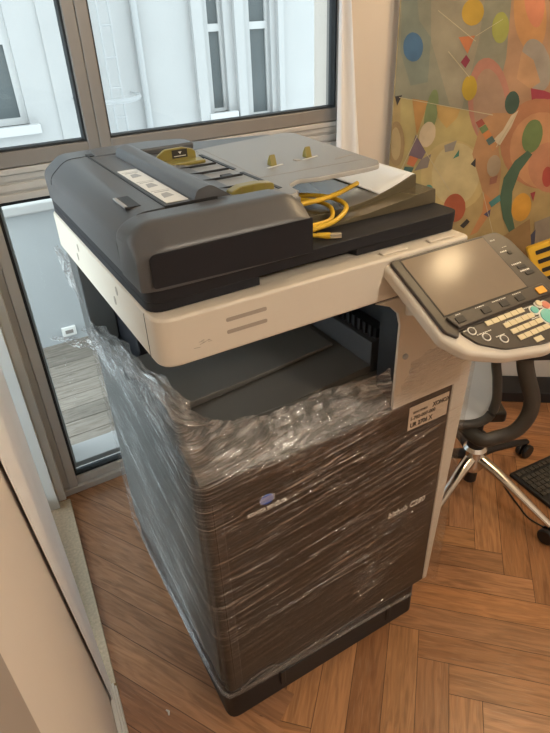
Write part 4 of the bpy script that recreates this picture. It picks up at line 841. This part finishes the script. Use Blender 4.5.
# ================================================================== SMALL THINGS ON THE FEEDER
CB = thing('network_cable', 'coiled yellow network cable with clear plug lying in the feeder output tray', 'cable', (0.36, 0.15, 1.24))
b = nb()
tube(b, smooth_path([(0.275,0.150,1.262),(0.33,0.148,1.262),(0.40,0.148,1.265),(0.487,0.182,1.268)], 8), 0.0047, 10)
tube(b, smooth_path([(0.30,0.26,1.250),(0.37,0.235,1.252),(0.418,0.185,1.252),(0.418,0.125,1.248),(0.37,0.092,1.238),(0.315,0.088,1.232),(0.278,0.088,1.228)], 8), 0.0045, 10)
tube(b, smooth_path([(0.33,0.245,1.248),(0.385,0.205,1.247),(0.397,0.150,1.245),(0.370,0.108,1.236),(0.318,0.098,1.236),(0.278,0.100,1.236)], 8), 0.0042, 10)
tube(b, smooth_path([(0.272,0.080,1.232),(0.295,0.078,1.230),(0.322,0.064,1.2265)], 6), 0.0036, 10)
obj('cord', b, YELLOW, CB)
b = nb(); tube(b, [(0.313,0.069,1.2285),(0.330,0.060,1.2265),(0.334,0.058,1.2265)], [0.0042,0.006,0.0055], 10); obj('plug_boot', b, YELLOW, CB)
b = nb(); dv = Vector((0.88,-0.47,0)); pv = Vector((0.47,0.88,0)); p0 = Vector((0.333,0.0585,1.2226))
prism(b, [(0,-0.0055),(0.021,-0.0055),(0.021,0.0055),(0,0.0055)], lambda p, t: tuple(p0 + dv*p[0] + pv*p[1] + Vector((0,0,t))), 0.0, 0.0075); obj('clear_plug', b, CLEAR, CB, bevel=0.001, seg=2)
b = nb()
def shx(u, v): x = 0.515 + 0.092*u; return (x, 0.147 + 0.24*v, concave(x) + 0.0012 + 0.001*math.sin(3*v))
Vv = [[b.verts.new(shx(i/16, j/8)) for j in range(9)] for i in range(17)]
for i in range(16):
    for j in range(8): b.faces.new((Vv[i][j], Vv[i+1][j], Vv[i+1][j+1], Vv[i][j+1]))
ps = obj('tray_reflection', b, TRAYREFL); md = ps.modifiers.new('t', 'SOLIDIFY'); md.thickness = 0.0004  # white surface painting the window's reflection on the glossy tray
tag(ps, 'white sheet standing in for the window reflection on the smoked output tray under the feeder', 'reflection')
# ================================================================== CHAIR
CA = math.atan2(-0.51, 0.86)
CH = thing('office_chair', 'light grey and dark framed office chair with polished star base behind the copier', 'chair', (1.15, 0.28, 0), CA)
def L(name, bm, m, parent=CH, **kw): return obj(name, bm, m, parent, local=True, **kw)
b = nb(); lathe(b, [(0.030,0.10),(0.040,0.12),(0.042,0.20),(0.030,0.215)]); L('hub', b, CHROME, bevel=0.003, seg=2)
b = nb(); lathe(b, [(0.020,0.045),(0.024,0.05),(0.024,0.099),(0.020,0.10)]); L('column_foot', b, BLACK)
b = nb(); lathe(b, [(0.027,0.205),(0.032,0.21),(0.032,0.262),(0.024,0.27),(0.014,0.275),(0.014,0.43)]); L('gas_column', b, BLACK)
base_rot = CA
for k, ang in enumerate((197, 276, 2, 61, 133)):
    a = math.radians(ang) - base_rot; d = Vector((math.cos(a), math.sin(a), 0)); RL = 0.325
    b = nb(); tube(b, [d*0.03 + Vector((0,0,0.165)), d*0.10 + Vector((0,0,0.150)), d*0.22 + Vector((0,0,0.108)), d*RL + Vector((0,0,0.072))], [0.024,0.021,0.016,0.013], 14, 0.75)
    lg = L('base_leg', b, CHROME if k in (0, 1) else BLACK)  # far legs black: shade on polished metal put into their colour
    c0 = d*(RL+0.0); s_ = Vector((-d.y, d.x, 0))
    b = nb()
    for sg in (-1, 1):
        lathe(b, [(0.006,-0.009),(0.026,-0.009),(0.029,-0.006),(0.029,0.006),(0.026,0.009),(0.006,0.009)], seg=20, ax='x')
        vs = [v for v in b.verts if not v.tag]
        ca = math.atan2(s_.y, s_.x)
        bmesh.ops.transform(b, matrix=Matrix.Translation(c0 + s_*0.014*sg + Vector((0,0,0.0295))) @ Matrix.Rotation(ca, 4, 'Z'), verts=vs)
        for v in b.verts: v.tag = True
    tube(b, [c0 + Vector((0,0,0.03)), c0 + Vector((0,0,0.078))], 0.007, 8)
    tube(b, [c0 - s_*0.014 + Vector((0,0,0.0295)), c0 + s_*0.014 + Vector((0,0,0.0295))], 0.008, 8)
    obj('caster', b, RUBBER, lg, local=True)
prof = smooth_path([(-0.335,0,0.545),(-0.30,0,0.527),(-0.24,0,0.508),(-0.19,0,0.495),(-0.125,0,0.490),(-0.080,0,0.512),(-0.064,0,0.57),(-0.074,0,0.65),(-0.088,0,0.73),(-0.06,0,0.82),(-0.01,0,0.90)], 6)
b = nb(); ny_ = 14; G = [[b.verts.new((p.x, -0.215 + 0.43*j/ny_, p.z - 0.012*math.sin(math.pi*j/ny_))) for j in range(ny_+1)] for p in prof]
for i in range(len(prof)-1):
    for j in range(ny_): b.faces.new((G[i][j], G[i+1][j], G[i+1][j+1], G[i][j+1]))
se = L('seat_shell', b, GREYMESH); md = se.modifiers.new('t', 'SOLIDIFY'); md.thickness = 0.008
for sy in (-0.225, 0.225):
    b = nb(); tube(b, [Vector((p.x+0.004, sy, p.z-0.004)) for p in prof], 0.014, 12, 1.0); L('seat_frame', b, CHFRAME)
for sy in (-0.245, 0.245):
    b = nb(); tube(b, smooth_path([(-0.15,sy*0.6,0.462),(-0.10,sy,0.446),(-0.045,sy,0.448),(0.004,sy,0.470),(0.032,sy,0.52),(0.034,sy,0.585),(0.008,sy,0.655),(-0.012,sy,0.715),(-0.010,sy,0.745)], 6), 0.024, 12, 0.8, up=Vector((0,1,0))); L('arm_bracket', b, CHFRAME)
    b = nb(); prism(b, rpoly([(-0.13,-0.04),(0.15,-0.04),(0.15,0.04),(-0.13,0.04)], 0.03), lambda p, t: (p[0], p[1] + sy, t), 0.742, 0.766); L('arm_pad', b, BLACK, bevel=0.006)
b = nb(); box(b, -0.17, 0.02, -0.15, 0.15, 0.425, 0.468); L('seat_mechanism', b, BLACK, bevel=0.012)
# ================================================================== THINGS ON THE FLOOR AND BY THE WALL
KB = thing('computer_keyboard', 'black keyboard lying on the parquet behind the chair leg', 'keyboard', (1.52, 0.10, 0.0), math.radians(-4))
b = nb(); box(b, -0.20, 0.20, -0.085, 0.125, 0.0005, 0.016); obj('keyboard_case', b, BLACK, KB, local=True, bevel=0.004, seg=2)
for r in range(6):
    for c in range(17):
        x = -0.187 + c*0.0222; y = 0.108 - r*0.0215 - (0.008 if r else 0)
        if len([o for o in KB.children if o.name.startswith('key_cap')]) >= 100: break
        b = nb(); box(b, x, x+0.0185, y-0.0175, y, 0.016, 0.0225); obj('key_cap', b, CHFRAME, KB, local=True, smooth=False)
b = nb(); tube(b, smooth_path([(1.345,0.52,0.004),(1.33,0.40,0.004),(1.28,0.24,0.004),(1.235,0.12,0.004),(1.215,0.04,0.004),(1.26,-0.06,0.004),(1.40,-0.12,0.004)], 8), 0.0028, 8); tag(obj('floor_cord', b, RUBBER), 'thin black cord lying on the parquet beside the silver chair leg', 'cord')
BX = thing('equipment_case', 'black box standing on the parquet against the beige wall', 'box', onw(1.1, 0.2, 0))
b = nb(); prism(b, [(0.50,0.16),(1.7,0.16),(1.7,0.02),(0.50,0.02)], lambda p, t: onw(p[0], p[1], t), 0.001, 0.055); obj('case_body', b, BLACK, BX, bevel=0.004, seg=2)
DK = thing('side_desk', 'narrow desk standing below the painting at the right', 'desk', onw(1.0, 0.2, 0))
b = nb(); prism(b, [(0.62,0.30),(1.55,0.30),(1.55,0.06),(0.62,0.06)], lambda p, t: onw(p[0], p[1], t), 0.56, 0.585); obj('desk_top', b, DESKW, DK, bevel=0.002, seg=2)
for u, o_ in ((0.9,0.26),(1.5,0.26),(1.5,0.09),(0.9,0.09)):
    b = nb(); prism(b, [(u,o_),(u+0.035,o_),(u+0.035,o_-0.03),(u,o_-0.03)], lambda p, t: onw(p[0], p[1], t), 0.055 if u < 1.66 and o_ < 0.17 else 0.0, 0.56); obj('leg', b, DESKW, DK, smooth=False)
# yellow slotted tool case leaning on the desk
YT = thing('yellow_tool_case', 'bright yellow plastic case with black slots beside the touch screen', 'case', onw(0.70, 0.22, 0.585))
yo = Vector(onw(0.60, 0.22, 0.5865)); yu = (dW*0.92 + Vector((0,0,0.39))).normalized(); yv = (Vector((0,0,0.92)) - dW*0.39 + nW*0.2).normalized(); yn = yu.cross(yv)
YP = lambda p, t: tuple(yo + yu*p[0] + yv*p[1] - yn*(-t))
b = nb(); prism(b, rpoly([(0.005,0.0),(0.17,-0.066),(0.17,0.18),(0.0,0.18)], 0.010), YP, -0.02, 0.02); obj('case_shell', b, YPLAS, YT, bevel=0.004, seg=2)
b = nb()
for k, (x0, x1, y_) in enumerate(((0.025,0.15,0.145),(0.025,0.15,0.108),(0.03,0.15,0.071),(0.035,0.15,0.034))): prism(b, rpoly([(x0,y_),(x1,y_),(x1,y_+0.016),(x0,y_+0.016)], 0.004), YP, 0.018, 0.0225)
obj('slot', b, BLACK, YT, smooth=False)
b = nb(); prism(b, rpoly([(-0.022,0.014),(-0.001,0.014),(-0.001,0.12),(-0.022,0.10)], 0.006), YP, -0.016, 0.012); obj('clear_clip', b, CLEAR, YT, bevel=0.003, seg=2)
# crumb on the floor
b = nb(); tube(b, [(-0.133,0.100,0.003),(-0.130,0.108,0.0045),(-0.134,0.116,0.003)], [0.002,0.0032,0.002], 8); tag(obj('crumb', b, LABEL), 'tiny white crumb on the parquet near the stone threshold', 'crumb')
# ceiling lamps: one above the chair, an unseen rear one added as fill
LAMPM = bpy.data.materials.new('lamp_glow'); LAMPM.use_nodes = True; p_ = LAMPM.node_tree.nodes['Principled BSDF']; p_.inputs['Emission Color'].default_value = (1.0, 0.72, 0.40, 1); p_.inputs['Emission Strength'].default_value = 14
for (x, y), lb in (((1.68, 0.07), 'round warm ceiling lamp above the chair'), ((0.9, -1.7), 'round unseen ceiling lamp added at the back of the room as fill light')):
    t = thing('ceiling_lamp', lb, 'lamp', (x, y, 2.6))
    b = nb(); lathe(b, [(0.06,2.6),(0.06,2.57),(0.02,2.56),(0.012,2.50)], (x, y, 0)); obj('canopy', b, WHITEM, t)
    b = nb(); lathe(b, [(0.012,2.52),(0.045,2.50),(0.055,2.47),(0.05,2.455)], (x, y, 0)); obj('bulb', b, LAMPM, t)
bpy.context.view_layer.update()
